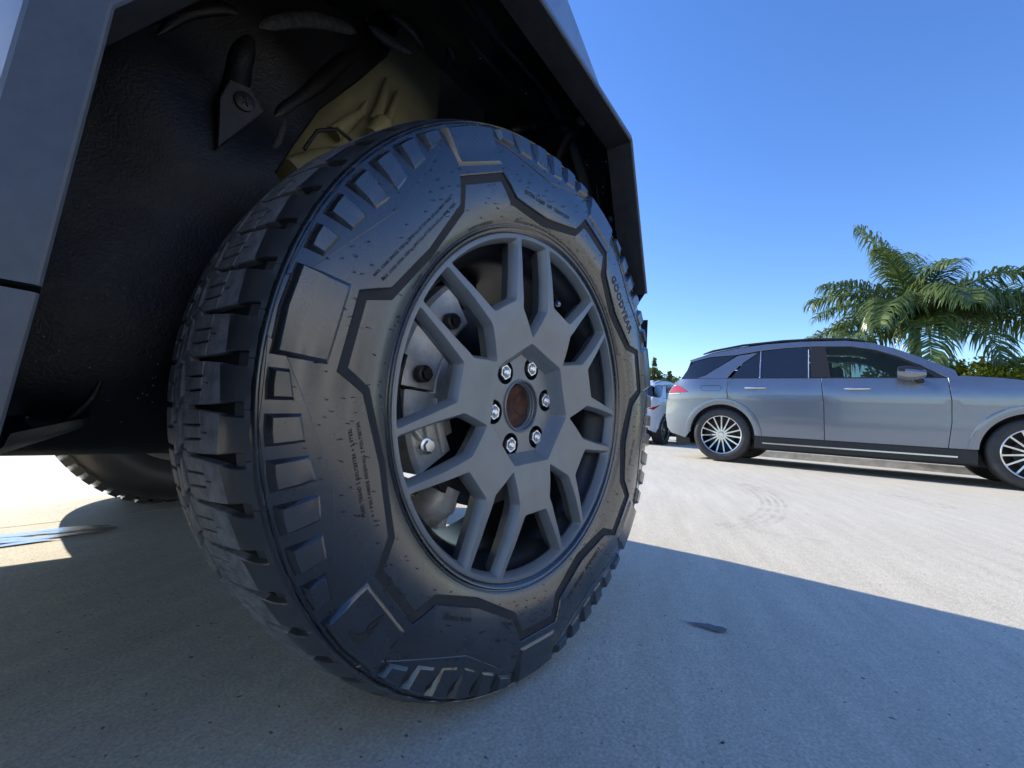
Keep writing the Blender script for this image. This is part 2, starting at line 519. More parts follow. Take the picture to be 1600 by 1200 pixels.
        piece(r1, [(s2 + e*.6, ta), (a1 - hw*.75, ta), (a1 - hw*.6, tc_), (a1 - .0045, tc_ + .004), (a1 - .0055, tb - zz*.2), (s2 + .002 + e*.6, tb - zz)], g=None)
        # centre blocks leaning against the turn of the tyre
        tm0, tm1, tm2 = yb(.1345), yb(.153), yb(.1745)
        le = .020
        piece(r2_, [(a0 + .004, tm0 + .003), (a0 + pitch*.80, tm0 - .002), (a0 + pitch*.80 + le*.45, tm1 - .001), (a0 + pitch*.42 + le*.45, tm1 + .001), (a0 + .004 + le*.30, tm1 - .006)], g=None)
        piece(r2_, [(a0 + .010 + le*.45, tm1 + .0022), (a0 + pitch*.86 + le*.45, tm1 + .0012), (a0 + pitch*.74 + le, tm2), (a0 - .002 + le, tm2 - .004)], g=None)
        piece(r3, [(a0 + .003, yb(.180)), (a0 + pitch*.5 - e, yb(.179)), (a0 + pitch*.5 - e, yb(.208)), (a0 + .003, yb(.208))], g=None)
        piece(r3, [(a0 + pitch*.5 + e, yb(.179)), (a1 - .003, yb(.180)), (a1 - .003, yb(.208)), (a0 + pitch*.5 + e, yb(.208))], g=None)
        piece(r4, [(a0 + .0065, yb(.2095)), (a1 - .0065, yb(.2095)), (a1 - .0065, yb(.238)), (a1 - .002, yb(.250)), (a0 + .002, yb(.250)), (a0 + .0065, yb(.238))], g=None)
    def two(mb, name):
        o = mb.build(name, [MT['rubber'], MT['tread']], tyre, smooth=30)
        for pl in o.data.polygons:
            if .041 < pl.center.y < .215: pl.material_index = 1
        o['kind'] = 'stuff'
        return o
    two(sh, 'shoulder_tread_blocks'); two(r1, 'tread_rib_blocks'); two(r2_, 'centre_tread_blocks'); two(r3, 'inner_tread_blocks'); two(r4, 'inner_shoulder_blocks')
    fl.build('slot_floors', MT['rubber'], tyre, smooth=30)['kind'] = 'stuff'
    # vent hairs left by the mould
    hairs = MB()
    for _ in range(560):
        r_ = rng.uniform(.288, .408); a = rng.uniform(0, 2*math.pi)
        X, Z = r_*math.cos(a), r_*math.sin(a)
        hb = .0006 if r_ < .318 else .0046
        p0 = Vector(smap(X, Z, hb - .0006)); 
        dv = Vector((rng.uniform(.5, 1.0)*rng.choice([-1, 1]), 0, rng.uniform(-.35, .35)))
        n_ = Vector((0, -1, 0))
        L = rng.uniform(.0035, .0070)
        hairs.tube([p0, p0 + n_*.0013 + dv*L*.35, p0 + n_*.0016 + dv*L], [.00052, .00046, .00025], 5)
    for _ in range(60):       # hairs round the outermost shoulder
        a = rng.uniform(-1.4, 1.4)
        s_ = a*.44; t_ = rng.uniform(.004, .03)
        p0 = Vector(cmap(s_, t_, -.0004)); rad = Vector((math.cos(a), -.25, math.sin(a)))
        hairs.tube([p0, p0 + rad*.003, p0 + rad*.006 + Vector((0, -.001, rng.uniform(-.002, .002)))], [.0004, .0004, .0002], 5)
    hairs.build('mould_vent_hairs', MT['text'], tyre)['kind'] = 'stuff'
    # lettering moulded on the sidewall
    def letters(txt, size, place, name, h=.0006, m='text', bold=0.0):
        cu = bpy.data.curves.new('lettering_curve', 'FONT')
        cu.body = txt; cu.size = size; cu.align_x = 'CENTER'; cu.resolution_u = 2; cu.offset = bold; cu.space_character = 1.12
        to = bpy.data.objects.new('lettering_curve', cu)
        sc.collection.objects.link(to)
        dg = bpy.context.evaluated_depsgraph_get()
        me = bpy.data.meshes.new_from_object(to.evaluated_get(dg))
        bpy.data.objects.remove(to)
        V = [place(v.co.x, v.co.y) for v in me.vertices]
        F = [tuple(f.vertices) for f in me.polygons]
        bpy.data.meshes.remove(me)
        return link(name, V, F, MT[m], tyre)
    def line_place(r0, a0_, r1_, a1_, hh):
        A = Vector(pol(r0, a0_)); B = Vector(pol(r1_, a1_)); C = (A + B)/2; u = (B - A).normalized(); w = Vector((-u.y, u.x))
        def f(x, y):
            q = C + u*x + w*y
            return smap(q.x, q.y, hh)
        return f
    def arc_place(r0, ac, hh):
        def f(x, y):
            a = R(ac) - x/r0
            rr = r0 + y
            return smap(rr*math.cos(a), rr*math.sin(a), hh)
        return f
    letters('GOODYEAR', .0215, line_place(.3285, 55, .3285, 29.5, .0040), 'lettering', bold=.0006)
    letters('GOODYEAR', .0215, line_place(.3285, 55+SEC*3, .3285, 29.5+SEC*3, .0040), 'lettering', bold=.0006) if False else None
    letters('MAX. LOAD SINGLE 1700 kg (3750 lbs) AT 550 kPa (80 psi) MAX. PRESS.', .0047, line_place(.343, 160, .334, 131, .0040), 'lettering', bold=.00012)
    letters('MAX. LOAD DUAL 1550 kg (3415 lbs) AT 550 kPa (80 psi) MAX. PRESS.', .0047, line_place(.333, 160, .326, 130, .0040), 'lettering', bold=.00012)
    letters('PLIES: TREAD 2 POLYESTER + 2 STEEL', .0052, line_place(.3345, 203, .3345, 188, .0040), 'lettering', bold=.00012)
    letters('+ 1 POLYAMIDE SIDEWALL 2 POLYESTER', .0052, line_place(.3245, 204, .3245, 187, .0040), 'lettering', bold=.00012)
    letters('RADIAL TUBELESS', .0062, line_place(.3165, 246, .327, 235, .0040), 'lettering', bold=.00015)
    letters('MADE IN U.S.A.', .0062, line_place(.326, 265.7, .317, 256.4, .0040), 'lettering', bold=.00015)
    letters('LT285/65R20  127/124R  M+S', .0088, line_place(.318, 306, .326, 289, .0040), 'lettering', bold=.0003)
    letters('EXTRA LOAD  A/T  TERRITORY', .0078, line_place(.325, 103, .322, 84, .0040), 'lettering', bold=.0002)
    letters('DOT 4B9 1R25', .0078, line_place(.326, 352, .322, 341, .0040), 'lettering', bold=.0002)
    letters('SAFETY WARNING', .0056, arc_place(.2850, 122.5, .0009), 'lettering', bold=.00015)
    letters('SERIOUS INJURY MAY RESULT FROM: TIRE FAILURE DUE TO UNDERINFLATION / OVERLOADING / MISAPPLICATION - FOLLOW OWNER\'S MANUAL OR TIRE PLACARD IN VEHICLE', .0046, arc_place(.2850, 66, .0009), 'lettering', bold=.0001)
    letters('TUBELESS', .0050, arc_place(.2855, 152, .0009), 'lettering', bold=.0001)
    letters('OUTSIDE', .0050, arc_place(.2855, 143, .0009), 'lettering', bold=.0001)
    letters('A/T', .0050, arc_place(.2855, 163, .0009), 'lettering', bold=.0001)
    # winged-foot emblem on the lower left pad: a plain foot with a wing of three feathers
    c = PH + 2*SEC
    def em(poly, h0=.0100):
        A = Vector(pol(.389, c-.3)); u = Vector((.985, .17))*.62; w = Vector((-.17, .985))*.72
        pts = []
        for x, y in poly:
            q = A + u*x + w*y
            pts.append((q.x, q.y))
        return pts
    foot = em([(-.030,.012),(-.025,.013),(-.018,.004),(-.008,.001),(.000,.002),(.001,-.003),(.003,-.010),(-.003,-.013),(-.012,-.010),(-.018,-.009),(-.022,-.004)])
    w1 = em([(.000,.003),(.006,.008),(.026,.014),(.033,.014),(.028,.009),(.010,.003)])
    w2 = em([(.002,.001),(.011,.001),(.024,.006),(.020,.001),(.007,-.002)])
    w3 = em([(.003,-.002),(.008,-.003),(.016,.000),(.012,-.005),(.004,-.006)])
    emb = MB()
    for q in (foot, w1, w2, w3):
        fm_ = flatmap(.0125, B0)
        def emap(X, Z, h):
            q_ = fm_(X, Z, .0125)
            return (q_[0], q_[1] - (h - .0122), q_[2])
        s = plate([q], emap, .0132, .0122, d=.006, grid=None, chamfer=.0002)
        emb.add(s.v, s.f)
    emb.build('winged_foot_emblem', MT['knurl'], tyre, smooth=30)
    return tyre
tyre = make_tyre()

# ------------------------------------------------------------------ alloy wheel
WPH = 95.4
def face_y(r_): return float(np.interp(r_, [0, .085, .100, .135, .171, .215, .255, .2715], [.006, .004, .003, -.0030, -.0055, -.0045, -.0015, -.0005]))
def wmap(X, Z, h): r_ = math.hypot(X, Z); return (X, face_y(r_) - h, H + Z)
def arc(r_, a0, a1, n): return [pol(r_, a0 + (a1-a0)*i/n) for i in range(n+1)]
def make_wheel():
    wins = []
    for k in range(7):
        c = WPH - SEC*k
        nar = [pol(.1105, c), pol(.157, c-11.2), pol(.205, c-9.2)] + arc(.2635, c-7.0, c+7.0, 4) + [pol(.205, c+9.2), pol(.157, c+11.2)]
        d = c - SEC/2
        wid = [pol(.1715, d-8.9)] + arc(.2635, d-16.6, d+16.6, 8) + [pol(.1715, d+8.9)]
        wins.append(nar); wins.append(wid)
    def grown(coarse, d_, rr_):
        q = offset(coarse, d_)
        ref = rounded(coarse, rr_, 2)
        r0 = rounded([tuple(x) for x in q], rr_, 2)
        out = []
        n_ = len(ref)
        for i_ in range(n_):
            a_ = np.array(ref[i_]); b_ = np.array(ref[(i_+1) % n_])
            kk = max(1, int(math.ceil(np.linalg.norm(b_ - a_) / .008)))
            for j_ in range(kk): out.append(np.array(r0[i_]) + (np.array(r0[(i_+1) % n_]) - np.array(r0[i_])) * j_ / kk)
        return np.array(out)
    hcoarse = [pol(.1005, WPH - SEC*k) for k in range(7)]
    hept = rounded(hcoarse, .004, 3)
    circ = [pol(.2685, a) for a in np.arange(0, 360, 2)]
    loops = [densify(circ, .012), densify(hept, .008)] + [grown(w, 0, .0032) for w in wins]
    ch = .0011
    tops = [loops[0], offset(loops[1], -ch)] + [grown(w, -ch, .0036) for w in wins]
    V, T = cdt(tops, .009)
    mb = MB()
    mb.add([wmap(u, v, 0) for u, v in V], T)
    for i, l in enumerate(loops[1:]):
        n = len(l)
        if i == 0:
            steps = [(tops[1], 0, None), (l, ch, None), (offset(l, .006), .010, None), (offset(l, .011), .019, None), (offset(l, .0145), .0225, None)]
        else:
            w = wins[i-1]
            steps = [(tops[i+1], 0, None), (l, ch, None), (grown(w, .0046, .0032), .0135, None), (grown(w, .0052, .0032), .0155, None), (grown(w, .0040, .0032), .0175, None), (grown(w, -.0020, .0032), .034, None)]
        rings = []
        for q, dep, _ in steps:
            rings.append([(u, face_y(math.hypot(u, v)) + dep, H + v) for u, v in q])
        f = []
        for a in range(len(rings) - 1):
            for k in range(n): f.append((a*n+k, a*n+(k+1) % n, (a+1)*n+(k+1) % n, (a+1)*n+k))
        mb.add([x for r_ in rings for x in r_], f)
    # rim lip and barrel
    lip = lathe([(.2685, -.0005), (.2703, -.0003), (.2715, .0010), (.2722, .0040), (.2722, .0080)], 168)
    mb.add(lip.v, lip.f)
    wheel = mb.build('wheel_rim', MT['wheel'], truck, smooth=35, label='satin grey alloy wheel with seven forked spokes')
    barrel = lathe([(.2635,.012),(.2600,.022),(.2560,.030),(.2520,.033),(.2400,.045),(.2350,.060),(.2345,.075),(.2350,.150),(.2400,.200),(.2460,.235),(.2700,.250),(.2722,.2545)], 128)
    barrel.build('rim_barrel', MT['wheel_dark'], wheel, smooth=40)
    # hub floor with pockets for the nuts, and the centre bore
    lugs = [11.5 + 60*k for k in range(6)]
    floor_out = offset(densify(hept, .008), .0145)
    holes = [[(.0672*math.cos(R(a)) + .0192*math.cos(t), .0672*math.sin(R(a)) + .0192*math.sin(t)) for t in np.linspace(0, 2*math.pi, 25)[:-1]] for a in lugs]
    bore = [pol(.0435, a) for a in np.arange(0, 360, 8)]
    V, T = cdt([floor_out, bore] + holes, .009)
    fy = .0258
    hb = MB(); hb.add([(u, fy, H + v) for u, v in V], T)
    pk = MB()
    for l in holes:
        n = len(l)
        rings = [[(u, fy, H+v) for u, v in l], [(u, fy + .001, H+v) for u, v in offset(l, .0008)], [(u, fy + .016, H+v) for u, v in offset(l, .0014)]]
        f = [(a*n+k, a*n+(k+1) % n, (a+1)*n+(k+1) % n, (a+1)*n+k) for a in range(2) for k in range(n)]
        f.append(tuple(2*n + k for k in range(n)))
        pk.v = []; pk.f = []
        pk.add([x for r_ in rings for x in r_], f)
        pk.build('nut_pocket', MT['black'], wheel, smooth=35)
    hb.build('hub_face', MT['wheel'], wheel, smooth=35)
    lathe([(.0435,.0258),(.0432,.0235),(.0415,.0225),(.0400,.0235),(.0395,.0300),(.0382,.0310),(.0380,.0345),(.0368,.0350),(.0366,.060)], 72).build('bore_ring', MT['wheel'], wheel, smooth=35)
    rb = MB()
    n = 48
    v = [(0, .046, H)]; f = []
    for j, r_ in enumerate([.008, .016, .024, .030, .0355]):
        for k in range(n):
            a = 2*math.pi*k/n
            x, z = r_*math.cos(a), r_*math.sin(a)
            v.append((x, .046 - .004*noise.noise(Vector((x*120, z*120, 3))) - .0015*j, H + z))
    for k in range(n): f.append((0, 1+k, 1+(k+1) % n))
    for j in range(4):
        for k in range(n): f.append((1+j*n+k, 1+j*n+(k+1) % n, 1+(j+1)*n+(k+1) % n, 1+(j+1)*n+k))
    rb.add(v, f)
    rb.build('hub_centre', MT['rust'], wheel, smooth=60, label='rusty brown hub centre inside the open bore')
    # lug nuts: hexagon, flange and domed stud
    nut = None
    for a in lugs:
        cx, cz = .0672*math.cos(R(a)), .0672*math.sin(R(a))
        if nut is None:
            m_ = MB()
            def ringv(r_, y, k_, tw=0.0): return [(r_*math.cos(2*math.pi*i/k_ + tw), y, r_*math.sin(2*math.pi*i/k_ + tw)) for i in range(k_)]
            k_ = 24
            def hexr(r_, y): 
                out = []
                for i in range(k_):
                    t = 2*math.pi*i/k_; tt = (t % (math.pi/3)) - math.pi/6
                    rr = r_*math.cos(math.pi/6)/math.cos(tt)
                    out.append((rr*math.cos(t), y, rr*math.sin(t)))
                return out
            rings = [hexr(.0112, .014), hexr(.0112, -.004), hexr(.0103, -.0060), ringv(.0080, -.0060, k_), ringv(.0068, -.0045, k_), ringv(.0066, -.0015, k_), ringv(.0052, -.0015, k_), ringv(.0050, -.0075, k_), ringv(.0030, -.0090, k_)]
            f = [(i*k_+j, i*k_+(j+1) % k_, (i+1)*k_+(j+1) % k_, (i+1)*k_+j) for i in range(len(rings)-1) for j in range(k_)]
            f.append(tuple((len(rings)-1)*k_ + j for j in range(k_)))
            m_.add([x for r_ in rings for x in r_], f)
            nut = m_.build('lug_nut', MT['chrome'], wheel, smooth=30)
            nut.location = (cx, fy + .0040, H + cz)
            nut.rotation_euler = (0, R(12), 0)
            for q_ in nut.data.vertices: q_.co.x *= 1.16; q_.co.z *= 1.16
        else:
            share('lug_nut', nut, wheel, (cx, fy + .0040, H + cz), (0, R(a*3 % 60), 0))
    # tyre valve
    va = 67.0
    q = pol(.236, va); q2 = pol(.196, va + 4)
    MB().tube([(q[0], .045, H+q[1]), (pol(.222, va)[0], .036, H+pol(.222, va)[1]), (pol(.209, va)[0], .024, H+pol(.209, va)[1])], [.0055, .0042, .0042], 12).build('valve_stem', MT['black'], wheel, smooth=40)
    MB().tube([(pol(.209, va)[0], .024, H+pol(.209, va)[1]), (pol(.203, va)[0], .018, H+pol(.203, va)[1]), (pol(.2015, va)[0], .0165, H+pol(.2015, va)[1])], [.0045, .0045, .003], 12).build('valve_cap', MT['chrome'], wheel, smooth=40)
    return wheel
wheel = make_wheel()

# ------------------------------------------------------------------ brake and suspension seen through the spokes
lathe([(.045,.100),(.090,.100),(.091,.090),(.172,.090),(.174,.092),(.174,.118),(.060,.118)], 96).build('brake_disc', MT['darksteel'], truck, smooth=35)
cal = MB()
def arcblock(mb, r0, r1, a0, a1, y0, y1, n=14, bev=.006):
    v = []; f = []
    prof_ = [(r0, y1), (r0, y0+bev), (r0+bev, y0), (r1-bev, y0), (r1, y0+bev), (r1, y1)]
    for i in range(n+1):
        a = R(a0 + (a1-a0)*i/n)
        for r_, y in prof_: v.append((r_*math.cos(a), y, H + r_*math.sin(a)))
    m_ = len(prof_)
    for i in range(n):
        for k in range(m_): f.append((i*m_+k, i*m_+(k+1) % m_, (i+1)*m_+(k+1) % m_, (i+1)*m_+k))
    f.append(tuple(range(m_))); f.append(tuple(n*m_ + k for k in range(m_-1, -1, -1)))
    mb.add(v, f)
arcblock(cal, .150, .222, 128, 176, .066, .160)
arcblock(cal, .135, .205, 177.5, 212, .060, .160)
arcblock(cal, .110, .150, 140, 205, .074, .150)
caliper = cal.build('brake_caliper', MT['castalloy'], truck, smooth=30, label='bare cast alloy brake caliper behind the left-hand spokes')
ribs = MB()
arcblock(ribs, .150, .157, 180, 210, .054, .0600, bev=.001); arcblock(ribs, .172, .178, 186, 206, .054, .0600, bev=.001)
ribs.tube([(pol(.205, 190)[0], .057, H+pol(.205, 190)[1]), (pol(.175, 206)[0], .057, H+pol(.175, 206)[1])], .004, 8)
ribs.build('caliper_rib', MT['castalloy'], caliper, smooth=30)
for rr, aa in ((.183, 201.5), (.186, 170), (.180, 140)):
    x, z = pol(rr, aa)
    b_ = MB().tube([(x, .062, H+z), (x, .050, H+z), (x, .049, H+z)], [.0125, .0120, .010], 18)
    b_.tube([(x, .050, H+z), (x, .044, H+z)], .0085, 6)
    b_.build('caliper_bolt', MT['chrome'] if aa == 201.5 else MT['darksteel'], caliper, smooth=30)
hose = MB().tube([(pol(.215, 165)[0], .07, H+pol(.215, 165)[1]), (pol(.222, 178)[0], .062, H+pol(.222, 178)[1]), (pol(.212, 188)[0], .068, H+pol(.212, 188)[1]), (pol(.2, 186)[0], .09, H+pol(.2, 186)[1])], .006, 10)
hose.build('brake_hose', MT['black'], truck, smooth=50)
arm = MB()
arm.tube([(-.115, .150, H-.185), (-.10, .130, H-.178), (-.085, .120, H-.160), (-.075, .115, H-.135)], [.022, .030, .034, .030], 14)
arm.tube([(-.09, .140, H-.165), (-.05, .30, H-.160), (0.0, .62, H-.12)], [.026, .022, .024], 12)
arm.tube([(-.072, .128, H-.205), (-.074, .128, H-.160)], [.014, .020], 12)
arm.build('lower_control_arm', MT['castalloy'], truck, smooth=45)
kn = MB()
kn.tube([(0, .12, H-.15), (0.0, .15, H-.05), (0, .16, H+.05), (0.01, .20, H+.20), (0.02, .26, H+.36)], [.04, .06, .06, .035, .03], 14)
kn.build('steering_knuckle', MT['darksteel'], truck, smooth=45)
MB().tube([(0, .13, H), (0, .60, H+.02), (0, .9, H+.03)], [.045, .022, .022], 14).build('drive_shaft', MT['darksteel'], truck, smooth=45)

# ------------------------------------------------------------------ wheel arch of the truck
LIP = [(-.577, .342), (-.5655, .470), (-.549, .676), (-.275, 1.085), (.235, .985), (.335, .692)]
def strip_offset(pts, d):
    p_ = np.array(pts, float); out = []
    for i in range(len(p_)):
        ds = []
        if i > 0: e1 = p_[i]-p_[i-1]; ds.append(e1/np.linalg.norm(e1))
        if i < len(p_)-1: e2 = p_[i+1]-p_[i]; ds.append(e2/np.linalg.norm(e2))
        n_ = sum(np.array([-e_[1], e_[0]]) for e_ in ds); n_ /= np.linalg.norm(n_)
        c = np.dot(n_, np.array([-ds[0][1], ds[0][0]]))
        out.append(p_[i] + n_*d/max(c, .5))
    return out
def strip_obj(name, pts, stations, m, parent, label=None, smooth=25):
    """stations: list of (offset, y)"""
    n = len(pts); v = []; f = []
    for off, y in stations:
        for q in strip_offset(pts, off): v.append((q[0], y, q[1]))
    S = len(stations)
    for i in range(S-1):
        for k in range(n-1): f.append((i*n+k, i*n+k+1, (i+1)*n+k+1, (i+1)*n+k))
    f.append(tuple(i*n for i in range(S))); f.append(tuple(i*n + n-1 for i in range(S-1, -1, -1)))
    return link(name, v, f, m, parent, smooth=smooth, label=label)
st_out = [(.010, .030), (.0005, -.0285), (.0022, -.0305), (.0040, -.0310), (.036, -.0155), (.039, -.0140), (.044, .020)]
seam = .468
low = [LIP[0], (-.5658, seam - .0025)]
upp = [(-.56525, seam + .0025)] + LIP[2:]
strip_obj('fender_flare', upp, st_out, MT['flare'], truck, label='grey angular plastic flare edging the wheel arch')
strip_obj('rocker_flare', low, st_out, MT['flare'], truck, label='lower grey flare piece below the seam')
strip_obj('flare_return', upp, [(.0008, -.0262), (.0006, -.0240), (-.002, .024), (.012, .034), (.045, .036)], MT['flare_in'], truck)
strip_obj('flare_return', low, [(.0008, -.0262), (.0006, -.0240), (-.002, .024), (.012, .034), (.045, .036)], MT['flare_in'], truck)
link('flare_end_cap', [(.3365,-.0290,.6965),(.372,.034,.703),(.380,.020,.680),(.355,-.004,.679),(.340,-.024,.700),(.372,.030,.708)], [(0,1,2,3),(4,5,1,0),(0,3,4),(1,5,2),(3,2,5,4)], MT['flare'], truck)
# pressed plastic liner
def lip_r(phi):
    d = np.array([math.cos(phi), math.sin(phi)]); best = 9
    pts = [np.array(q) - np.array([0, H]) for q in [(-.60, .10)] + LIP + [(.42, .40), (.46, .1)]]
    for a, b in zip(pts[:-1], pts[1:]):
        e_ = b - a; den = d[0]*e_[1] - d[1]*e_[0]
        if abs(den) < 1e-9: continue
        t = (a[0]*e_[1] - a[1]*e_[0]) / den; s = (a[0]*d[1] - a[1]*d[0]) / den
        if t > 0 and -1e-6 <= s <= 1 + 1e-6: best = min(best, t)
    return best
NPH, NV = 190, 46
ph = np.linspace(R(188.5), R(37.5), NPH)
def liner_pt(f_, v_):
    phi = f_
    rl = lip_r(phi)
    # smooth the corners the deeper it goes
    rs = np.mean([lip_r(phi + dd) for dd in np.linspace(-.16, .16, 7)])
    rin = .035 + .03*min(1, v_/.25)
    w = min(1, v_/.2)
    r_ = rl*(1-w) + rs*w + rin
    y = .032 + .30*v_
    # pressed shapes
    b = 0
    dg = math.degrees(phi)
    b += .020*math.exp(-((dg - 150)/7)**2) * math.exp(-((v_-.45)/.25)**2)
    b += .018*math.exp(-((dg - 62)/6)**4) * math.exp(-((v_-.55)/.3)**4)
    b -= .020*math.exp(-((dg - 118)/6)**4) * math.exp(-((v_-.5)/.28)**4)
    b -= .016*math.exp(-((dg - 84)/5)**4) * math.exp(-((v_-.5)/.3)**4)
    b += .012*math.exp(-((v_-.28)/.03)**2) * math.exp(-((dg - 75)/32)**4)
    b += .009*noise.noise(Vector((phi*7, v_*5, 1))) + .0012*noise.noise(Vector((phi*25, v_*14, 2)))
    r_ -= b
    return (r_*math.cos(phi), y, H + r_*math.sin(phi))
v = [liner_pt(p_, j/(NV-1)) for j in range(NV) for p_ in ph]
f = [(j*NPH+i, j*NPH+i+1, (j+1)*NPH+i+1, (j+1)*NPH+i) for j in range(NV-1) for i in range(NPH-1)
     if not (v[j*NPH+i][1] > .262 and R(67) < ph[i] < R(104))]
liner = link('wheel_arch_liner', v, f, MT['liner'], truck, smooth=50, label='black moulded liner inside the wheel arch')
# the liner's inner wall, left and right of the suspension opening; its bottom edge rolls inwards
def ymap(y0, roll=True):
    def f_(x, z, h):
        yy = y0 - h
        zz = z
        if roll and z < .44:
            t = (.44 - z)/.10
            yy = y0 - h + .09*t*t
            zz = .44 - .126*math.sin(min(t, 1.2)*1.2)/math.sin(1.2)*.95
        yy += .014*noise.noise(Vector((x*7, z*7, 4))) + .0008*noise.noise(Vector((x*28, z*28, 6)))
        return (x, yy, zz)
    return f_
wl = [(-.70, .325), (-.05, .325), (-.10, .60), (-.30, .78), (-.275, .84), (-.235, .93), (-.165, 1.03), (-.115, 1.11), (-.08, 1.22), (-.70, 1.22)]
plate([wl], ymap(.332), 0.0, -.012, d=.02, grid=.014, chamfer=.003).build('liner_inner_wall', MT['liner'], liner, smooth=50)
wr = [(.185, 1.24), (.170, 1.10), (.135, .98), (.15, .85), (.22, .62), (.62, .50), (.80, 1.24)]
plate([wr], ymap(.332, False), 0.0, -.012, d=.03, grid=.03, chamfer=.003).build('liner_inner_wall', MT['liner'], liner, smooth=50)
# bottom roll of the liner between the flare and the wall
roll = MB()
nx = 12
rv = []; rf = []
for i in range(nx+1):
    y = -.02 + .37*i/nx
    for j in range(9):
        a = math.pi*(.0 + 1.0*j/8)
        xx = -.600 + .062*i/nx*1.4 + .030*math.cos(a) ; zz = .375 - .022*math.sin(a) - .002*i/nx
        rv.append((xx, y, zz))
for i in range(nx):
    for j in range(8): rf.append((i*9+j, i*9+j+1, (i+1)*9+j+1, (i+1)*9+j))
roll.add(rv, rf)
roll.build('liner_bottom_edge', MT['liner'], liner, smooth=60)
def rib(name, pts, rad, m='liner'):
    MB().tube(pts, rad, 12).build(name, MT[m], liner, smooth=60)
MT['lit_dusty'] = mat('lit_dusty_liner_plastic', (.075, .075, .07), .65, noise_scale=90, col2=(.012, .012, .013), bump=.8, bump_scale=300)  # dust grey raised to hold bounce light on the ledge and ribs
def half(pts, rad, m='liner'):
    P_ = [Vector(q) for q in pts]; fine = []; fr = []
    n_ = len(P_)
    for i in range(n_-1):
        p0, p1, p2, p3 = P_[max(i-1,0)], P_[i], P_[i+1], P_[min(i+2, n_-1)]
        for t in np.linspace(0, 1, 7)[:-1]:
            fine.append(.5*((2*p1) + (p2-p0)*t + (2*p0-5*p1+4*p2-p3)*t*t + (3*p1-p0-3*p2+p3)*t*t*t)); fr.append(rad[i]*(1-t) + rad[i+1]*t)
    fine.append(P_[-1]); fr.append(rad[-1])
    K = len(fine)
    for i in range(K):
        u = i/(K-1); fr[i] *= min(1, (min(u, 1-u)/.16 + .02)) ** .5
    mb = MB().tube(fine, fr, 14)
    for i in range(K):
        for j in range(14):
            q = mb.v[i*14 + j]; d = q - fine[i]
            nv = noise.noise(Vector((q.x*30, q.y*30, q.z*30)))*.0018
            mb.v[i*14 + j] = fine[i] + Vector((d.x, d.y*.62, d.z))*(1 + nv*60)
    mb.build('liner_rib', MT[m], liner, smooth=70)
half([(-.350,.338,1.00), (-.362,.340,.952), (-.366,.342,.90), (-.375,.338,.86)], [.010, .019, .020, .016])
half([(-.372,.338,.965), (-.354,.334,.992), (-.328,.332,1.022), (-.293,.334,1.056), (-.251,.336,1.086), (-.204,.338,1.108), (-.165,.338,1.118)], [.003, .006, .011, .013, .014, .013, .008], 'lit_dusty')
half([(-.165,.325,1.135), (-.132,.319,1.130), (-.106,.308,1.126), (-.080,.296,1.122)], [.007, .012, .012, .004], 'lit_dusty')
half([(-.157,.336,1.105), (-.197,.340,1.052), (-.239,.341,.981), (-.289,.338,.905), (-.31,.338,.87)], [.006, .013, .015, .012, .004])
half([(-.290,.336,.885), (-.295,.335,.850), (-.304,.332,.820), (-.330,.330,.772)], [.004, .007, .007, .003], 'lit_dusty')
half([(-.085,.155,1.120), (-.045,.166,1.112), (.003,.169,1.108), (.066,.174,1.106), (.112,.166,1.100)], [.004, .010, .013, .011, .004])
half([(-.080,.133,1.122), (-.006,.113,1.103), (.094,.111,1.092), (.165,.107,1.072)], [.010, .016, .016, .010])
half([(-.166,.27,1.136), (-.121,.255,1.128), (-.071,.266,1.118)], [.010, .018, .012])
half([(-.058,.215,1.120), (-.037,.228,1.115), (-.017,.250,1.110)], [.008, .014, .010])
half([(.120,.20,1.030), (.150,.19,1.055), (.182,.176,1.072), (.186,.108,1.063), (.185,.073,1.054)], [.012, .016, .016, .014, .008])
half([(.205,.14,.95), (.212,.13,1.00), (.218,.11,1.040), (.222,.071,1.036)], [.012, .014, .014, .008])
half([(-.548,.345,.400), (-.546,.342,.418), (-.533,.338,.440), (-.512,.335,.456), (-.49,.335,.47)], [.004, .009, .011, .008, .003], 'lit_dusty')
half([(-.470,.330,.90), (-.440,.332,.955), (-.400,.333,.995), (-.365,.334,1.01)], [.004, .009, .011, .006])
half([(-.30,.333,1.135), (-.24,.334,1.150), (-.17,.330,1.160)], [.006, .010, .006])
half([(-.520,.340,.350), (-.500,.335,.375), (-.485,.335,.40), (-.478,.335,.43)], [.003, .005, .005, .002])
# triangular bracket with a push clip
tri = [(-.387, .775), (-.330, .863), (-.352, .890), (-.382, .886), (-.392, .850)]
plate([tri], lambda x, z, h: (x, .318 - h, z), .002, -.03, d=.02, grid=None, chamfer=.0015).build('liner_bracket', MT['flare_in'], liner, smooth=30)
def clip(x, y, z, r_=.013):
    c_ = MB().tube([(x, y+.004, z), (x, y-.003, z), (x, y-.0045, z)], [r_, r_, r_*.75], 16)
    for a in range(3):
        t = a*math.pi/3
        c_.tube([(x-r_*.6*math.cos(t), y-.005, z-r_*.6*math.sin(t)), (x+r_*.6*math.cos(t), y-.005, z+r_*.6*math.sin(t))], .0012, 5)
    c_.build('push_clip', MT['black'], liner, smooth=30)
clip(-.360, .315, .862, .0145)
for x, y, z in ((.150,.040,1.010), (.290,.040,.852), (-.06,.045,1.085)):
    MB().tube([(x+.02, y+.01, z+.02), (x, y, z), (x-.004, y-.003, z-.004)], [.017, .014, .007], 14).build('liner_boss', MT['liner'], liner, smooth=50)
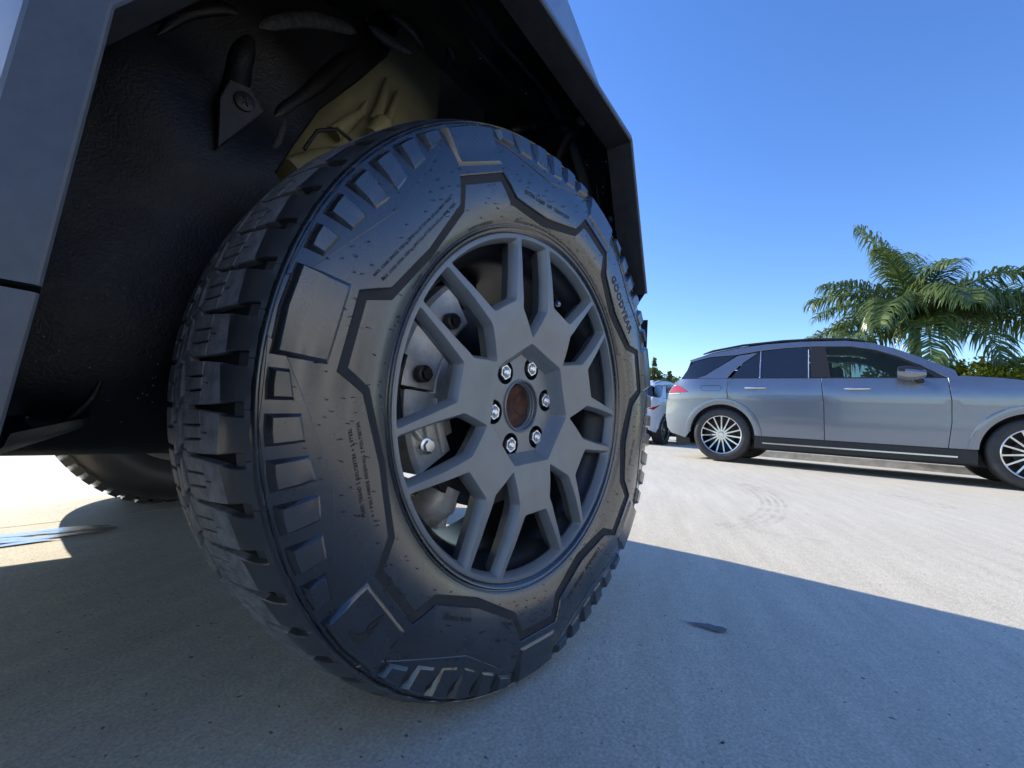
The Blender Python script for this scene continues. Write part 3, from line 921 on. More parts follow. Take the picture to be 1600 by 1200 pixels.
# suspension tower in the opening, dark void round it
tw = []; tf = []
NT, NZ = 30, 16
for j in range(NZ):
    z = .70 + .68*j/(NZ-1)
    for i in range(NT):
        a = R(200 + 145*i/(NT-1))
        rr = .20 - .035*(z-.7)/.6
        tw.append((-.085 + rr*1.18*math.cos(a) + .10*(z-.7), .56 + rr*math.sin(a)*.9, z))
for j in range(NZ-1):
    for i in range(NT-1): tf.append((j*NT+i, j*NT+i+1, (j+1)*NT+i+1, (j+1)*NT+i))
tower = link('suspension_tower', tw, tf, MT['olive'], truck, smooth=60, label='olive painted suspension tower above the tyre')
for pts, rd in (([(-.100,.385,1.00), (-.088,.385,1.04), (-.078,.39,1.085), (-.070,.395,1.12)], [.013,.010,.008,.004]),
                ([(-.090,.375,.985), (-.066,.38,1.03), (-.052,.385,1.075), (-.044,.39,1.105)], [.012,.010,.008,.004]),
                ([(-.175,.40,.94), (-.15,.395,.975), (-.125,.39,1.01), (-.115,.395,1.04)], [.016,.013,.008,.003]),
                ([(-.115,.36,.955), (-.095,.355,.985), (-.085,.36,1.00)], [.016,.022,.012])):
    MB().tube(pts, rd, 12).build('tower_rib', MT['olive'], tower, smooth=60)
MB().tube([(-.245,.36,.86), (-.225,.36,.905), (-.19,.355,.925), (-.155,.36,.92), (-.12,.37,.915)], .0035, 8).build('sensor_cable', MT['black'], truck, smooth=60)
MB().tube([(-.25,.40,.82), (-.20,.41,.86), (-.15,.42,.90), (-.10,.40,.93)], [.03,.035,.03,.018], 14).build('upper_control_arm', MT['olive'], truck, smooth=60)
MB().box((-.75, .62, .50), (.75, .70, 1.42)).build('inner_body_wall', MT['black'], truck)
# sand grains stuck to the liner
g = MB()
for _ in range(260):
    fi = rng.uniform(R(40), R(186)); vv = rng.uniform(0.02, .95)
    if rng.random() < .45: fi = rng.normal(R(72), .22); 
    fi = min(max(fi, R(38.5)), R(187))
    q = Vector(liner_pt(fi, vv)); d = Vector((-math.cos(fi), 0, -math.sin(fi)))
    q += d*.001
    s = rng.uniform(.0006, .0016) * (1.7 if rng.random() < .07 else 1)
    g.add([q + Vector((s,0,0)), q + Vector((-s*.6,s,0)), q + Vector((-s*.6,-s,0)), q + Vector((0,0,s)), q - Vector((0,0,s))], [(0,1,3),(1,2,3),(2,0,3),(1,0,4),(2,1,4),(0,2,4)])
for _ in range(60):
    x = rng.uniform(-.60, -.42); z = rng.uniform(.37, .66); q = Vector(ymap(.332)(x, z, .002)); s = rng.uniform(.0006, .0018)
    g.add([q + Vector((s,0,0)), q + Vector((-s*.6,s,0)), q + Vector((-s*.6,-s,0)), q + Vector((0,0,s)), q - Vector((0,0,s))], [(0,1,3),(1,2,3),(2,0,3),(1,0,4),(2,1,4),(0,2,4)])
g.build('sand_grains', MT['grit'], liner)['kind'] = 'stuff'

# ------------------------------------------------------------------ rest of the truck body
WID = 1.99          # y of the far side lips
def prism(name, poly_xz, y0, y1, m, parent, smooth=None, label=None):
    n = len(poly_xz)
    v = [(x, y0, z) for x, z in poly_xz] + [(x, y1, z) for x, z in poly_xz]
    f = [tuple(range(n)), tuple(range(2*n-1, n-1, -1))] + [(k, n+k, n+(k+1) % n, (k+1) % n) for k in range(n)]
    return link(name, v, f, m, parent, smooth=smooth, label=label)
out_lip = [tuple(q) for q in strip_offset(LIP, .041)]
side_poly = [(-4.9, .95), (-4.9, 1.30), (-2.2, 1.92), (-.9, 1.62), (.36, 1.16)] + [(.42, .80)] + out_lip[::-1][0:1] + out_lip[::-1][1:] + [(-2.9, .36), (-3.0, .7), (-3.25, 1.05), (-3.9, 1.05), (-4.2, .7), (-4.3, .5)]
for nm, ya, yb_ in (('body_side_panel', .010, .022), ('body_side_panel', WID + .0, WID + .022)):
    L = [densify(side_poly, .3)]
    V, T = cdt(L, None)
    sg = 1 if ya < 1 else -1
    v = [(x, ya + sg*(max(0, z-1.2)*.25 + max(0, x+.1)*.18), z) for x, z in V]
    link(nm, v, T, MT['steel'], truck)
# hood, windscreen, roof and bed cover as faceted sheets; nose narrows towards the front
hood = [(.36, .10, 1.16), (.62, .15, 1.10), (.86, .36, 1.03), (.86, WID-.35, 1.03), (.62, WID-.14, 1.10), (.36, WID, 1.16), (-.9, WID-.09, 1.62), (-.9, .10, 1.62)]
link('hood', hood, [tuple(range(8))], MT['steel'], truck)
link('roof_panel', [(-.9, .10, 1.62), (-.9, WID-.09, 1.62), (-2.2, WID-.17, 1.92), (-2.2, .17, 1.92)], [(0,1,2,3)], MT['glass_dark'], truck)
link('bed_cover', [(-2.2, .17, 1.92), (-2.2, WID-.17, 1.92), (-4.9, WID-.02, 1.30), (-4.9, .02, 1.30)], [(0,1,2,3)], MT['steel'], truck)
link('tail_panel', [(-4.9, .0, 1.3), (-4.9, WID, 1.3), (-4.9, WID, .5), (-4.9, .0, .5)], [(0,1,2,3)], MT['steel'], truck)
fc = [(.40, .10), (.62, .155), (.86, .365), (.86, WID-.36), (.62, WID-.15), (.40, WID-.01)]
tops = [1.15, 1.10, 1.03, 1.03, 1.10, 1.15]; bots = [.78, .77, .76, .76, .77, .78]
v = [(x, y, t) for (x, y), t in zip(fc, tops)] + [(x, y, b) for (x, y), b in zip(fc, bots)]
link('front_panel', v, [(k, k+1, 7+k, 6+k) for k in range(5)], MT['steel'], truck)
bumper = MB()
bp_ = [(.60, .084), (.66, .112), (.84, .30), (.84, WID-.30), (.66, WID-.115), (.60, WID-.098), (.55, WID-.3), (.55, .30)]
v = [(x, y, .700) for x, y in bp_] + [(x, y, .42) for x, y in bp_]
bumper.add(v, [tuple(range(8)), tuple(range(15, 7, -1))] + [(k, (k+1) % 8, 8+(k+1) % 8, 8+k) for k in range(8)])
bumper.build('front_bumper', MT['black'], truck)
MB().box((-3.0, .34, .36), (-.66, WID-.34, .60)).build('battery_pack_underside', MT['darksteel'], truck)
MB().box((-.66, .75, .47), (.60, WID-.75, .66)).build('front_subframe', MT['darksteel'], truck)
MB().box((-2.9, -.005, .372), (-.69, .30, .60)).build('rocker_panel', MT['flare'], truck)
MB().box((-2.9, WID-.30, .372), (-.69, WID+.005, .60)).build('rocker_panel', MT['flare'], truck)
# far side arch: flare and liner, mirrored
mir = Matrix.Translation((0, WID, 0)) @ Matrix.Scale(-1, 4, (0, 1, 0))
def mirror_copy(src, name):
    me = src.data.copy(); me.transform(Matrix.Translation((0, WID - .02, 0)) @ Matrix.Scale(-1, 4, (0, 1, 0))); me.flip_normals()
    o = bpy.data.objects.new(name, me); sc.collection.objects.link(o); o.parent = truck
    return o
mirror_copy(liner, 'wheel_arch_liner')
fw = plate([[(-.70, .335), (.44, .335), (.80, 1.24), (-.70, 1.24)]], lambda x, z, h: (x, 1.64 + h, z), 0, -.012, d=.2, grid=None).build('liner_inner_wall', MT['liner'], truck)
# opposite wheel, mirror image about the truck's middle
YM = 0.127*2 + 1.735 - 0.0
def far_wheel(x0):
    def tr(o): 
        o.location = (x0, 0, 0)
    s = lathe([(.2675, .010)] + [(r_, side_y(r_)) for r_ in np.linspace(.2715, .4205, 12)] + CR[1:] + [(.41,.256),(.40,.262),(.385,.271),(.37,.277),(.33,.28),(.30,.27),(.275,.256)], 120)
    for q in s.v:
        q.y = YM - q.y; q.x += x0
        if q.z < .001: q.z = .001
    t = s.build('far_tyre', MT['rubber'], truck, smooth=40, label='opposite tyre seen under the truck')
    mb = MB()
    for k in range(60):
        a0 = 2*math.pi*k/60; a1 = a0 + 2*math.pi/60*.62
        for lo_, hi_, ya, yb2 in ((.438, .4455, .21, .238), (.415, .437, .243, .254)):
            lo2 = lo_ - .012 if lo_ > .43 else lo_
            v = []
            for r_, yy in ((lo2, ya), (hi_, ya), (hi_, yb2), (lo2, yb2 + .006)):
                for a in (a0 + (.03 if lo_ < .41 else 0), a1 + (.03 if lo_ < .41 else 0)): v.append((x0 + r_*math.cos(a), YM - yy, max(.001, H + r_*math.sin(a))))
            mb.add(v, [(0,1,3,2), (2,3,5,4), (4,5,7,6), (6,7,1,0), (0,2,4,6), (1,7,5,3)])
    o = mb.build('far_tread_blocks', MT['rubber'], t); o['kind'] = 'stuff'
    rb_ = lathe([(.2715, .0), (.262, .01), (.236, .06), (.236, .2), (.262, .247), (.2715, .2545)], 72)
    for q in rb_.v: q.y = YM - q.y; q.x += x0
    rb_.build('far_wheel_rim', MT['castalloy'], truck, smooth=40)
    dk = lathe([(.0, .10), (.17, .10), (.172, .03), (.20, .012), (.262, .012)], 48)
    for q in dk.v: q.y = YM - q.y; q.x += x0
    dk.build('far_wheel_face', MT['wheel'], truck, smooth=40)
far_wheel(0.0); far_wheel(-3.63)
nw = lathe([(.0, .03), (.10, .03), (.2, -.002), (.2715, .0)] + [(r_, side_y(r_)) for r_ in np.linspace(.2715, .4205, 12)] + CR[1:] + [(.37,.277),(.275,.256)], 96)
for q in nw.v: q.x -= 3.63; q.z = max(q.z, .001)
nw.build('front_tyre' if False else 'second_axle_tyre', MT['rubber'], truck, smooth=40)

# ------------------------------------------------------------------ cars
def paint(name, c, metal=.55, rough=.32):
    m = mat(name, c, rough, metal=metal, spec=.5, coat=.9, noise_scale=900, noise_amt=.05)
    return m
MT['suv_paint'] = paint('blue_grey_metallic_paint', (.20, .228, .275), metal=.7, rough=.26)
MT['white_paint'] = paint('pearl_white_paint', (.70, .72, .76), metal=.05)
MT['lamp_red'] = mat('red_lamp_plastic', (.45, .012, .02), .15, coat=1)
MT['lamp_clear'] = mat('clear_lamp_plastic', (.75, .72, .72), .15, coat=1)
MT['chrome2'] = mat('polished_trim', (.62, .62, .62), .24, metal=1.0)
MT['car_tyre'] = mat('road_tyre_rubber', (.028, .028, .029), .6, noise_scale=20, noise_amt=.3, bump=.2, bump_scale=200)
MT['seat'] = mat('dark_leather', (.02, .02, .022), .6)
def glassm():
    m = bpy.data.materials.new('clear_window_glass'); m.use_nodes = True
    nt = m.node_tree; b = nt.nodes['Principled BSDF']
    b.inputs['Base Color'].default_value = (.03, .05, .05, 1); b.inputs['Roughness'].default_value = .03
    tr = nt.nodes.new('ShaderNodeBsdfTransparent'); tr.inputs[0].default_value = (.55, .66, .64, 1)
    mx = nt.nodes.new('ShaderNodeMixShader'); mx.inputs[0].default_value = .30
    nt.links.new(tr.outputs[0], mx.inputs[1]); nt.links.new(b.outputs[0], mx.inputs[2])
    nt.links.new(mx.outputs[0], nt.nodes['Material Output'].inputs[0])
    return m
MT['glass'] = glassm()

def car(root, P, paintm, detailed=True):
    """P: profile dictionary; local x forward, z up, camera side is -y"""
    top = P['top']; hw = P['hw']
    xs = [q[0] for q in P['outline']]; X0, X1 = min(xs), max(xs)
    def Wd(x, z):
        w = float(np.interp(z, [.15, .35, .60, .80, .95, 1.10, 1.165, 1.30, 1.60, 1.75], [.93, .965, .985, .99, 1.0, .985, .955, .905, .775, .70])) * hw
        t0 = max(0, (X0 + .62 - x) / .62); t1 = max(0, (x - X1 + .75) / .75)
        return w * (1 - .20*t0**2.2) * (1 - .26*t1**2.2)
    def smap_(s, off=0.0):
        def f_(x, z, h): return (x, s*(Wd(x, z) + off + h), z)
        return f_
    def arch(cx, r_, n=22, z0=None):
        z0 = P['sill'] if z0 is None else z0
        a0 = math.asin((z0 - P['wr']) / r_)
        return [(cx + r_*math.cos(a), P['wr'] + r_*math.sin(a)) for a in np.linspace(math.pi - a0, a0, n)]
    ra = P['ra']; rx, fx = 0.0, P['wb']
    arR = arch(rx, ra); arF = arch(fx, ra)
    sill = P['sill']; belt = P['belt']
    # panels below the belt line
    rear_out = P['rear']            # from belt down to sill, going down
    front_out = P['front']          # from belt/hood down to sill
    d1, d2, d3 = P['doors']
    g_ = .0028
    def on_arc(x): # height of the rear arch at x
        return P['wr'] + math.sqrt(max(0, ra*ra - (x-rx)**2)) if abs(x-rx) < ra else sill
    quarter = rear_out[::-1] + [(d1-g_, belt), (d1-g_-.012, belt-.16), (d1+.02-g_, on_arc(d1+.02)+.001)] + [q for q in arR[::-1] if q[0] < d1+.01]
    quarter = [q for q in quarter]
    rdoor = [(d1+g_, belt), (d2-g_, belt), (d2+.035-g_, belt-.35), (d2+.045-g_, sill), ] + [q for q in arR[::-1] if q[0] > d1+.03] + [(d1+.02+g_, on_arc(d1+.02)+.001), (d1+g_-.012, belt-.16)]
    fdoor = [(d2+g_, belt), (d3-g_, belt), (d3+.03-g_, belt-.26), (d3+.03-g_, belt-.50), (d3-g_, sill), (d2+.045+g_, sill), (d2+.035+g_, belt-.35)]
    fender = [(d3+g_, belt)] + P['hoodline'] + front_out + arF[::-1] + [(d3+g_, sill), (d3+.03+g_, belt-.50), (d3+.03+g_, belt-.26)]
    for s in (-1, 1):
        gr = .10
        for nm, poly in (('rear_quarter_panel', quarter), ('rear_door', rdoor), ('front_door', fdoor), ('front_fender', fender)):
            o = plate([poly], smap_(s), 0, -.03, d=.05, grid=gr, chamfer=.003).build(nm, paintm, root, smooth=40)
            if detailed and 'door' in nm:
                hx = (d1 + .22) if nm == 'rear_door' else (d2 + .24)
                hz = belt - .135
                hd = MB()
                pts = [(hx + .26*t, s*(Wd(hx+.1, hz) + .012 + .016*math.sin(math.pi*t)), hz + .004*t) for t in np.linspace(0, 1, 9)]
                hd.tube(pts, [.008, .015, .018, .018, .017, .018, .018, .015, .008], 10)
                hd.build('door_handle', MT['chrome2'], o, smooth=60)
        # wheel arch mouldings
        for cx in (rx, fx):
            ro, ri = ra + .075, ra - .012
            a0 = math.asin((sill - P['wr']) / ro) + .0
            an = np.linspace(math.pi - a0 - .02, a0 + .02, 30)
            v = []; f_ = []
            prof_ = [(ro, .0005), (ro-.006, .013), (ri+.03, .020), (ri, .010), (ri-.004, -.06)]
            for a in an:
                for r_, o_ in prof_:
                    x, z = cx + r_*math.cos(a), P['wr'] + r_*math.sin(a)
                    v.append((x, s*(Wd(x, z) + o_), z))
            for i in range(len(an)-1):
                for k in range(4): f_.append((i*5+k, i*5+k+1, (i+1)*5+k+1, (i+1)*5+k))
            link('arch_moulding', v, f_, paintm, root, smooth=40)
            # dark wheel housing
            v = []; f_ = []
            an = np.linspace(math.pi + .35, -.35, 20)
            for a in an:
                for yy in (.97, .60): v.append((cx + (ra+.003)*math.cos(a), s*hw*yy, P['wr'] + (ra+.003)*math.sin(a)))
            for i in range(19): f_.append((2*i, 2*i+1, 2*i+3, 2*i+2))
            f_.append(tuple(2*i+1 for i in range(20)))
            link('wheel_housing', v, f_, MT['black'], root)
        # dark sill with bright running board strip
        xa, xb = rx + ra*.97, fx - ra*.99
        sb = MB()
        sb.box((xa, s*(hw*.93), sill-.155), (xb, s*(hw*.965+.02), sill-.004)) if s > 0 else sb.box((xa, s*(hw*.965+.02), sill-.155), (xb, s*(hw*.93), sill-.004))
        so = sb.build('sill_panel', MT['black'], root)
        if detailed:
            b2 = MB()
            ya, yb3 = sorted((s*(hw*.965+.018), s*(hw*.965+.045)))
            b2.box((xa+.10, ya, sill-.095), (xb-.16, yb3, sill-.078))
            b2.build('running_board_strip', MT['chrome2'], so)
        # greenhouse: body coloured rail and pillars
        rt = P['roof']; wt = P['wtop']
        rail = rt + [(wt[-1][0] + .10, belt)] + wt[::-1] 
        plate([rail], smap_(s), 0, -.03, d=.05, grid=.10, chamfer=.003).build('roof_side_rail', paintm, root, smooth=40)
        cp = P['cpillar']
        plate([cp], smap_(s), 0, -.03, d=.05, grid=.10, chamfer=.003).build('rear_pillar', paintm, root, smooth=40)
        for nm, poly, mm in P['glass']:
            plate([poly], smap_(s, -.006), 0, -.006, d=.05, grid=.12, chamfer=.001).build(nm, MT[mm], root, smooth=40)
        for nm, poly in P['frames']:
            plate([poly], smap_(s, -.004), 0, -.02, d=.05, grid=.12, chamfer=.001).build(nm, MT['black'], root, smooth=40)
        if detailed:
            for x in P['strips']:
                pp = [(x-.006, belt+.004), (x+.006, belt+.004), (x-.012, belt+.40), (x-.022, belt+.40)]
                plate([pp], smap_(s, .0), 0, -.006, d=.05, grid=None, chamfer=.001).build('window_divider', MT['chrome2'], root)
            # roof rail
            rr_ = P['rails']
            v = [(x, s*(Wd(x, z) - .06), z) for x, z in rr_]
            MB().tube(v, [.010] + [.017]*(len(v)-2) + [.010], 10).build('roof_rail', MT['black'], root, smooth=50)
            # tail lamp wrapping round the corner
            pl = P['tail']
            plate([pl], smap_(s, .004), .002, -.03, d=.03, grid=.05, chamfer=.003).build('tail_lamp', MT['lamp_red'], root, smooth=50)
            ps = P['tail_low']
            plate([ps], smap_(s, .006), .002, -.02, d=.03, grid=None, chamfer=.002).build('lamp_strip', MT['lamp_clear'], root, smooth=50)
            # mirror
            mx0, mz = P['mirror']
            mh = MB()
            sec = []
            for t in np.linspace(0, 1, 9):
                x = mx0 + .24*t
                hh = .068*math.sin(math.pi*min(1, .22 + .72*t))**.6 + .012
                sec.append([(x, s*(Wd(x, belt) + .15 + .105*math.cos(a)), mz - .02*t + hh*math.sin(a)) for a in np.linspace(0, 2*math.pi, 15)[:-1]])
            v = [q for r_ in sec for q in r_]
            f_ = [(i*14+k, i*14+(k+1) % 14, (i+1)*14+(k+1) % 14, (i+1)*14+k) for i in range(8) for k in range(14)] + [tuple(range(14)), tuple(8*14+k for k in range(14))]
            mh.add(v, f_)
            mo = mh.build('door_mirror', paintm, root, smooth=60)
            mo.data.materials.append(MT['black'])
            for pl_ in mo.data.polygons:
                if pl_.center.z > mz + .012: pl_.material_index = 1
            MB().tube([(mx0+.14, s*(Wd(mx0, belt)+.10), mz-.05), (mx0+.20, s*(Wd(mx0, belt)+.0), mz-.085), (mx0+.24, s*(Wd(mx0, belt)-.02), mz-.10)], [.03, .035, .03], 10).build('mirror_arm', MT['black'], mo, smooth=50)
    # skins across the car
    def across(name, pts, m, n=11, crown=.03, inset=0.0, smooth=40):
        v = []; f_ = []
        for x, z in pts:
            w = Wd(x, z) - inset
            for k in range(n):
                t = -1 + 2*k/(n-1)
                v.append((x - (crown*.8*(t*t) if P.get('bow') and x > X1-.5 else 0) + (crown*2.2*t*t if x < X0+.5 else 0), w*t, z + crown*(1-t*t)*(1 if P['is_top'](x, z) else 0)))
        for i in range(len(pts)-1):
            for k in range(n-1): f_.append((i*n+k, i*n+k+1, (i+1)*n+k+1, (i+1)*n+k))
        return link(name, v, f_, m, root, smooth=smooth)
    across('roof', P['roof_top'], paintm)
    across('windscreen', P['screen'], MT['glass_dark'], crown=.02, inset=.03)
    across('hood', P['hood'], paintm)
    across('nose', P['nose'], paintm)
    across('rear_window', P['rwin'], MT['glass_dark'], inset=.02)
    across('tailgate', P['tgate'], paintm)
    across('rear_bumper', P['rbump'], paintm)
    MB().box((X0+.14, -hw*.70, .20), (X1-.2, hw*.70, .34)).build('underbody', MT['black'], root)
    MB().box((rx-.44, -hw*.60, .2), (rx+.44, hw*.60, .80)).build('rear_floor', MT['black'], root)
    cb = MB()
    cb.box((d1-.4, -hw*.86, .34), (d3-.06, hw*.86, .62)); cb.box((d1-.62, -hw*.80, .5), (d1+.30, hw*.80, belt-.06))
    cb.build('cabin_floor', MT['seat'], root)
    for sy in (-.40, .40):
        for sx in (d1+.55, d2+.30):
            st_ = MB()
            v = []
            st_.tube([(sx, sy, .62), (sx-.02, sy, .9), (sx-.14, sy, 1.16)], [.20, .22, .17], 10)
            st_.tube([(sx-.15, sy, 1.16), (sx-.18, sy, 1.30), (sx-.19, sy, 1.36)], [.06, .10, .07], 10)
            st_.build('seat', MT['seat'], root, smooth=60)
    MB().box((d3-.28, -hw*.8, .62), (d3+.1, hw*.8, 1.08)).build('dashboard', MT['seat'], root)
    # wheels
    def cwheel(x, s):
        wr = P['wr']; yo = s*(hw*.985)
        def loc(pr, n=56):
            m_ = MB(); v = []; f_ = []
            for r_, y in pr:
                for k in range(n):
                    a = 2*math.pi*k/n
                    v.append((x + r_*math.cos(a), yo - s*y, max(.0015, wr + r_*math.sin(a))))
            for i in range(len(pr)-1):
                for k in range(n): f_.append((i*n+k, i*n+(k+1) % n, (i+1)*n+(k+1) % n, (i+1)*n+k))
            m_.add(v, f_); return m_
        rr = P['rim']
        ty_ = loc([(rr-.002,.012), (rr+.012,.0), (rr+.05,-.004), (wr-.028,.004), (wr-.008,.022), (wr+.001,.05), (wr+.002,.13), (wr+.001,.21), (wr-.02,.25), (rr+.02,.26), (rr,.25)]).build('tyre', MT['car_tyre'], root, smooth=45)
        w_ = loc([(rr,.006), (rr-.006,.002), (rr-.014,.006), (rr-.016,.020)]).build('wheel_rim', MT['chrome2'], root, smooth=40)
        loc([(rr-.014,.016), (rr-.03,.10), (rr-.03,.22), (.02,.22)]).build('rim_barrel', MT['black'], w_, smooth=40)
        loc([(.0,.095), (.165,.095), (.165,.115)]).build('brake_disc', MT['darksteel'], w_, smooth=40)
        loc([(.0,.022), (.030,.022), (.036,.028), (.070,.045), (.074,.08)]).build('wheel_hub', MT['chrome2'], w_, smooth=40)
        ns = P['spokes']
        sp0 = None
        for k in range(ns):
            if sp0 is None:
                m_ = MB()
                v = []
                for r_, w1, dy in ((.030, .012, .030), (.12, .0095, .030), (rr-.035, .0085, .016), (rr-.008, .012, .008)):
                    for sg, dd in ((-1, 0), (1, 0), (1.3, .03), (-1.3, .03)):
                        v.append((r_, -s*(dy + dd), sg*w1))
                f_ = [(i*4+j, i*4+(j+1) % 4, (i+1)*4+(j+1) % 4, (i+1)*4+j) for i in range(3) for j in range(4)]
                m_.add(v, f_)
                sp0 = m_.build('spoke', MT['chrome2'], w_)
                sp0.location = (x, yo, wr)
                sp0.rotation_euler = (0, .11, 0)
            else:
                share('spoke', sp0, w_, (x, yo, wr), (0, .11 + 2*math.pi*k/ns, 0))
    for x in (rx, fx):
        for s in (-1, 1): cwheel(x, s)

SUVP = dict(
    hw=.975, wb=2.995, wr=.375, rim=.268, ra=.435, sill=.385, belt=1.165, doors=(.075, 1.16, 2.335), spokes=15, bow=True,
    is_top=lambda x, z: z > 1.10,
    top=None,
    outline=[(-.84, .6), (3.88, .6)],
    rear=[(-.625, 1.165), (-.70, 1.10), (-.79, .98), (-.835, .81), (-.845, .60), (-.81, .44), (-.74, .36), (-.50, .30), (-.437, .385)],
    hoodline=[(2.45, 1.195), (2.76, 1.165), (3.15, 1.10), (3.50, 1.02), (3.70, .94)],
    front=[(3.82, .80), (3.88, .60), (3.86, .38), (3.70, .28), (3.44, .34)],
    roof=[(-.50, 1.46), (-.19, 1.555), (.17, 1.625), (.49, 1.665), (.92, 1.685), (1.41, 1.670), (1.67, 1.625), (1.88, 1.545), (2.11, 1.42), (2.40, 1.255)],
    wtop=[(-.47, 1.43), (-.20, 1.500), (.15, 1.520), (.44, 1.570), (.76, 1.600), (1.09, 1.608), (1.46, 1.590), (1.70, 1.535), (1.93, 1.435), (2.11, 1.325), (2.33, 1.168)],
    cpillar=[(.055, 1.168), (.10, 1.24), (.22, 1.38), (.42, 1.545), (.16, 1.505), (.03, 1.41), (-.12, 1.30), (-.24, 1.215), (-.36, 1.168)],
    glass=[('quarter_window', [(-.60, 1.168), (-.37, 1.168), (-.25, 1.22), (-.13, 1.305), (.02, 1.415), (.14, 1.512), (-.20, 1.490), (-.45, 1.425)], 'glass_dark'),
           ('rear_door_window', [(.11, 1.180), (1.04, 1.180), (1.01, 1.596), (.76, 1.590), (.45, 1.560), (.24, 1.385)], 'glass_dark'),
           ('front_door_window', [(1.27, 1.180), (2.24, 1.180), (2.09, 1.305), (1.91, 1.42), (1.69, 1.52), (1.46, 1.575), (1.20, 1.590)], 'glass')],
    frames=[('door_pillar', [(1.05, 1.168), (1.265, 1.168), (1.195, 1.600), (1.02, 1.603)]),
            ('window_frame', [(2.245, 1.168), (2.325, 1.168), (2.10, 1.325), (1.93, 1.432), (1.70, 1.532), (1.46, 1.586), (1.20, 1.601), (1.205, 1.592), (1.46, 1.576), (1.69, 1.521), (1.91, 1.421), (2.09, 1.306)]),
            ('belt_trim', [(.06, 1.166), (2.24, 1.166), (2.24, 1.1785), (.06, 1.1785)])],
    strips=(.47, 1.03),
    rails=[(-.33, 1.555), (-.20, 1.60), (.2, 1.675), (.7, 1.715), (1.1, 1.720), (1.45, 1.700), (1.60, 1.665)],
    tail=[(-.79, .955), (-.765, 1.00), (-.70, 1.065), (-.645, 1.072), (-.56, 1.035), (-.46, .965)],
    tail_low=[(-.79, .935), (-.60, .940), (-.60, .952), (-.79, .950)],
    mirror=(1.90, 1.215),
    roof_top=[(-.58, 1.455), (-.50, 1.478), (-.19, 1.565), (.17, 1.635), (.49, 1.675), (.92, 1.695), (1.41, 1.680), (1.60, 1.645)],
    screen=[(1.60, 1.645), (1.88, 1.545), (2.11, 1.42), (2.42, 1.23)],
    hood=[(2.36, 1.235), (2.45, 1.20), (2.76, 1.17), (3.15, 1.105), (3.50, 1.025), (3.70, .945)],
    nose=[(3.70, .945), (3.82, .80), (3.88, .60), (3.86, .38), (3.70, .28)],
    rwin=[(-.56, 1.452), (-.64, 1.17)],
    tgate=[(-.64, 1.17), (-.70, 1.10), (-.79, .98), (-.835, .81)],
    rbump=[(-.835, .81), (-.845, .60), (-.81, .44), (-.74, .36), (-.50, .30)])
A_ = Vector((6.279, 1.512, 0)); U_ = Vector((.05648, -.9984, 0)); N_ = Vector((.9984, .05648, 0))
org = A_ + N_*.955
suv = empty('parked_suv', org, math.atan2(U_.y, U_.x), 'blue-grey SUV parked side-on at the right with bright multi-spoke wheels', 'car')
car(suv, SUVP, MT['suv_paint'])
# fuel flap
def flap():
    hw = .975
    pts = [(-.28, 1.065), (-.02, 1.065), (.0, 1.03), (-.03, .985), (-.26, .985), (-.29, 1.03)]
    v0 = rounded(pts, .02, 2)
    n = len(v0); a = [(x, -(hw*.9955 + .0012), z) for x, z in v0]; q = offset(v0, .004); b = [(x, -(hw*.9955 + .0012), z) for x, z in q]
    link('fuel_flap_outline', a + b, [(k, (k+1) % n, n+(k+1) % n, n+k) for k in range(n)], MT['black'], suv)
flap()

import copy
WP = copy.copy(SUVP)
WP.update(tail=[(-.80, .90), (-.70, .905), (-.42, .99), (-.52, .93), (-.66, .845), (-.78, .865)], tail_low=[(-.80, .62), (-.55, .63), (-.55, .645), (-.80, .64)], spokes=10)
white = empty('parked_suv', (10.88, 5.12, 0), .03, 'white car parked behind, its rear lamp and bumper peeking between tyre and blue-grey SUV', 'car')
car(white, WP, MT['white_paint'])
for y in (-.42, .42):
    MB().tube([(-.86, y-.10, .33), (-.86, y+.10, .33), (-.86, y+.10, .27), (-.86, y-.10, .27), (-.86, y-.10, .33)], .010, 8).build('exhaust_trim', MT['chrome2'], white, smooth=50)
MB().box((-.84, -.80, .24), (-.5, .80, .42)).build('lower_bumper', MT['black'], white)

# ------------------------------------------------------------------ kerb behind the SUV
kerb = MB()
kp = [(9.05, 2.6), (9.15, 1.4), (9.35, -3.0), (9.5, -7.0)]
for (x0, y0), (x1, y1) in zip(kp[:-1], kp[1:]):
    v = [(x0, y0, 0), (x0+.012, y0, .115), (x0+.03, y0, .13), (x0+.18, y0, .13), (x0+.18, y0, -.02), (x1, y1, 0), (x1+.012, y1, .115), (x1+.03, y1, .13), (x1+.18, y1, .13), (x1+.18, y1, -.02)]
    kerb.add(v, [(0,1,6,5), (1,2,7,6), (2,3,8,7), (3,4,9,8), (0,4,3,2,1), (5,6,7,8,9)])
MT['kerb'] = mat('kerb_concrete', (.42, .41, .38), .85, noise_scale=7, noise_amt=.25, bump=.6, bump_scale=60)
o = kerb.build('kerb', MT['kerb'], kind='structure')
link('verge', [(9.2,-30,.10),(60,-30,.10),(60,3.0,.10),(9.25,2.6,.10)], [(0,1,2,3)], mat('verge_grass', (.05,.075,.02), .9, noise_scale=8, noise_amt=.4, bump=.8, bump_scale=60), kind='structure')

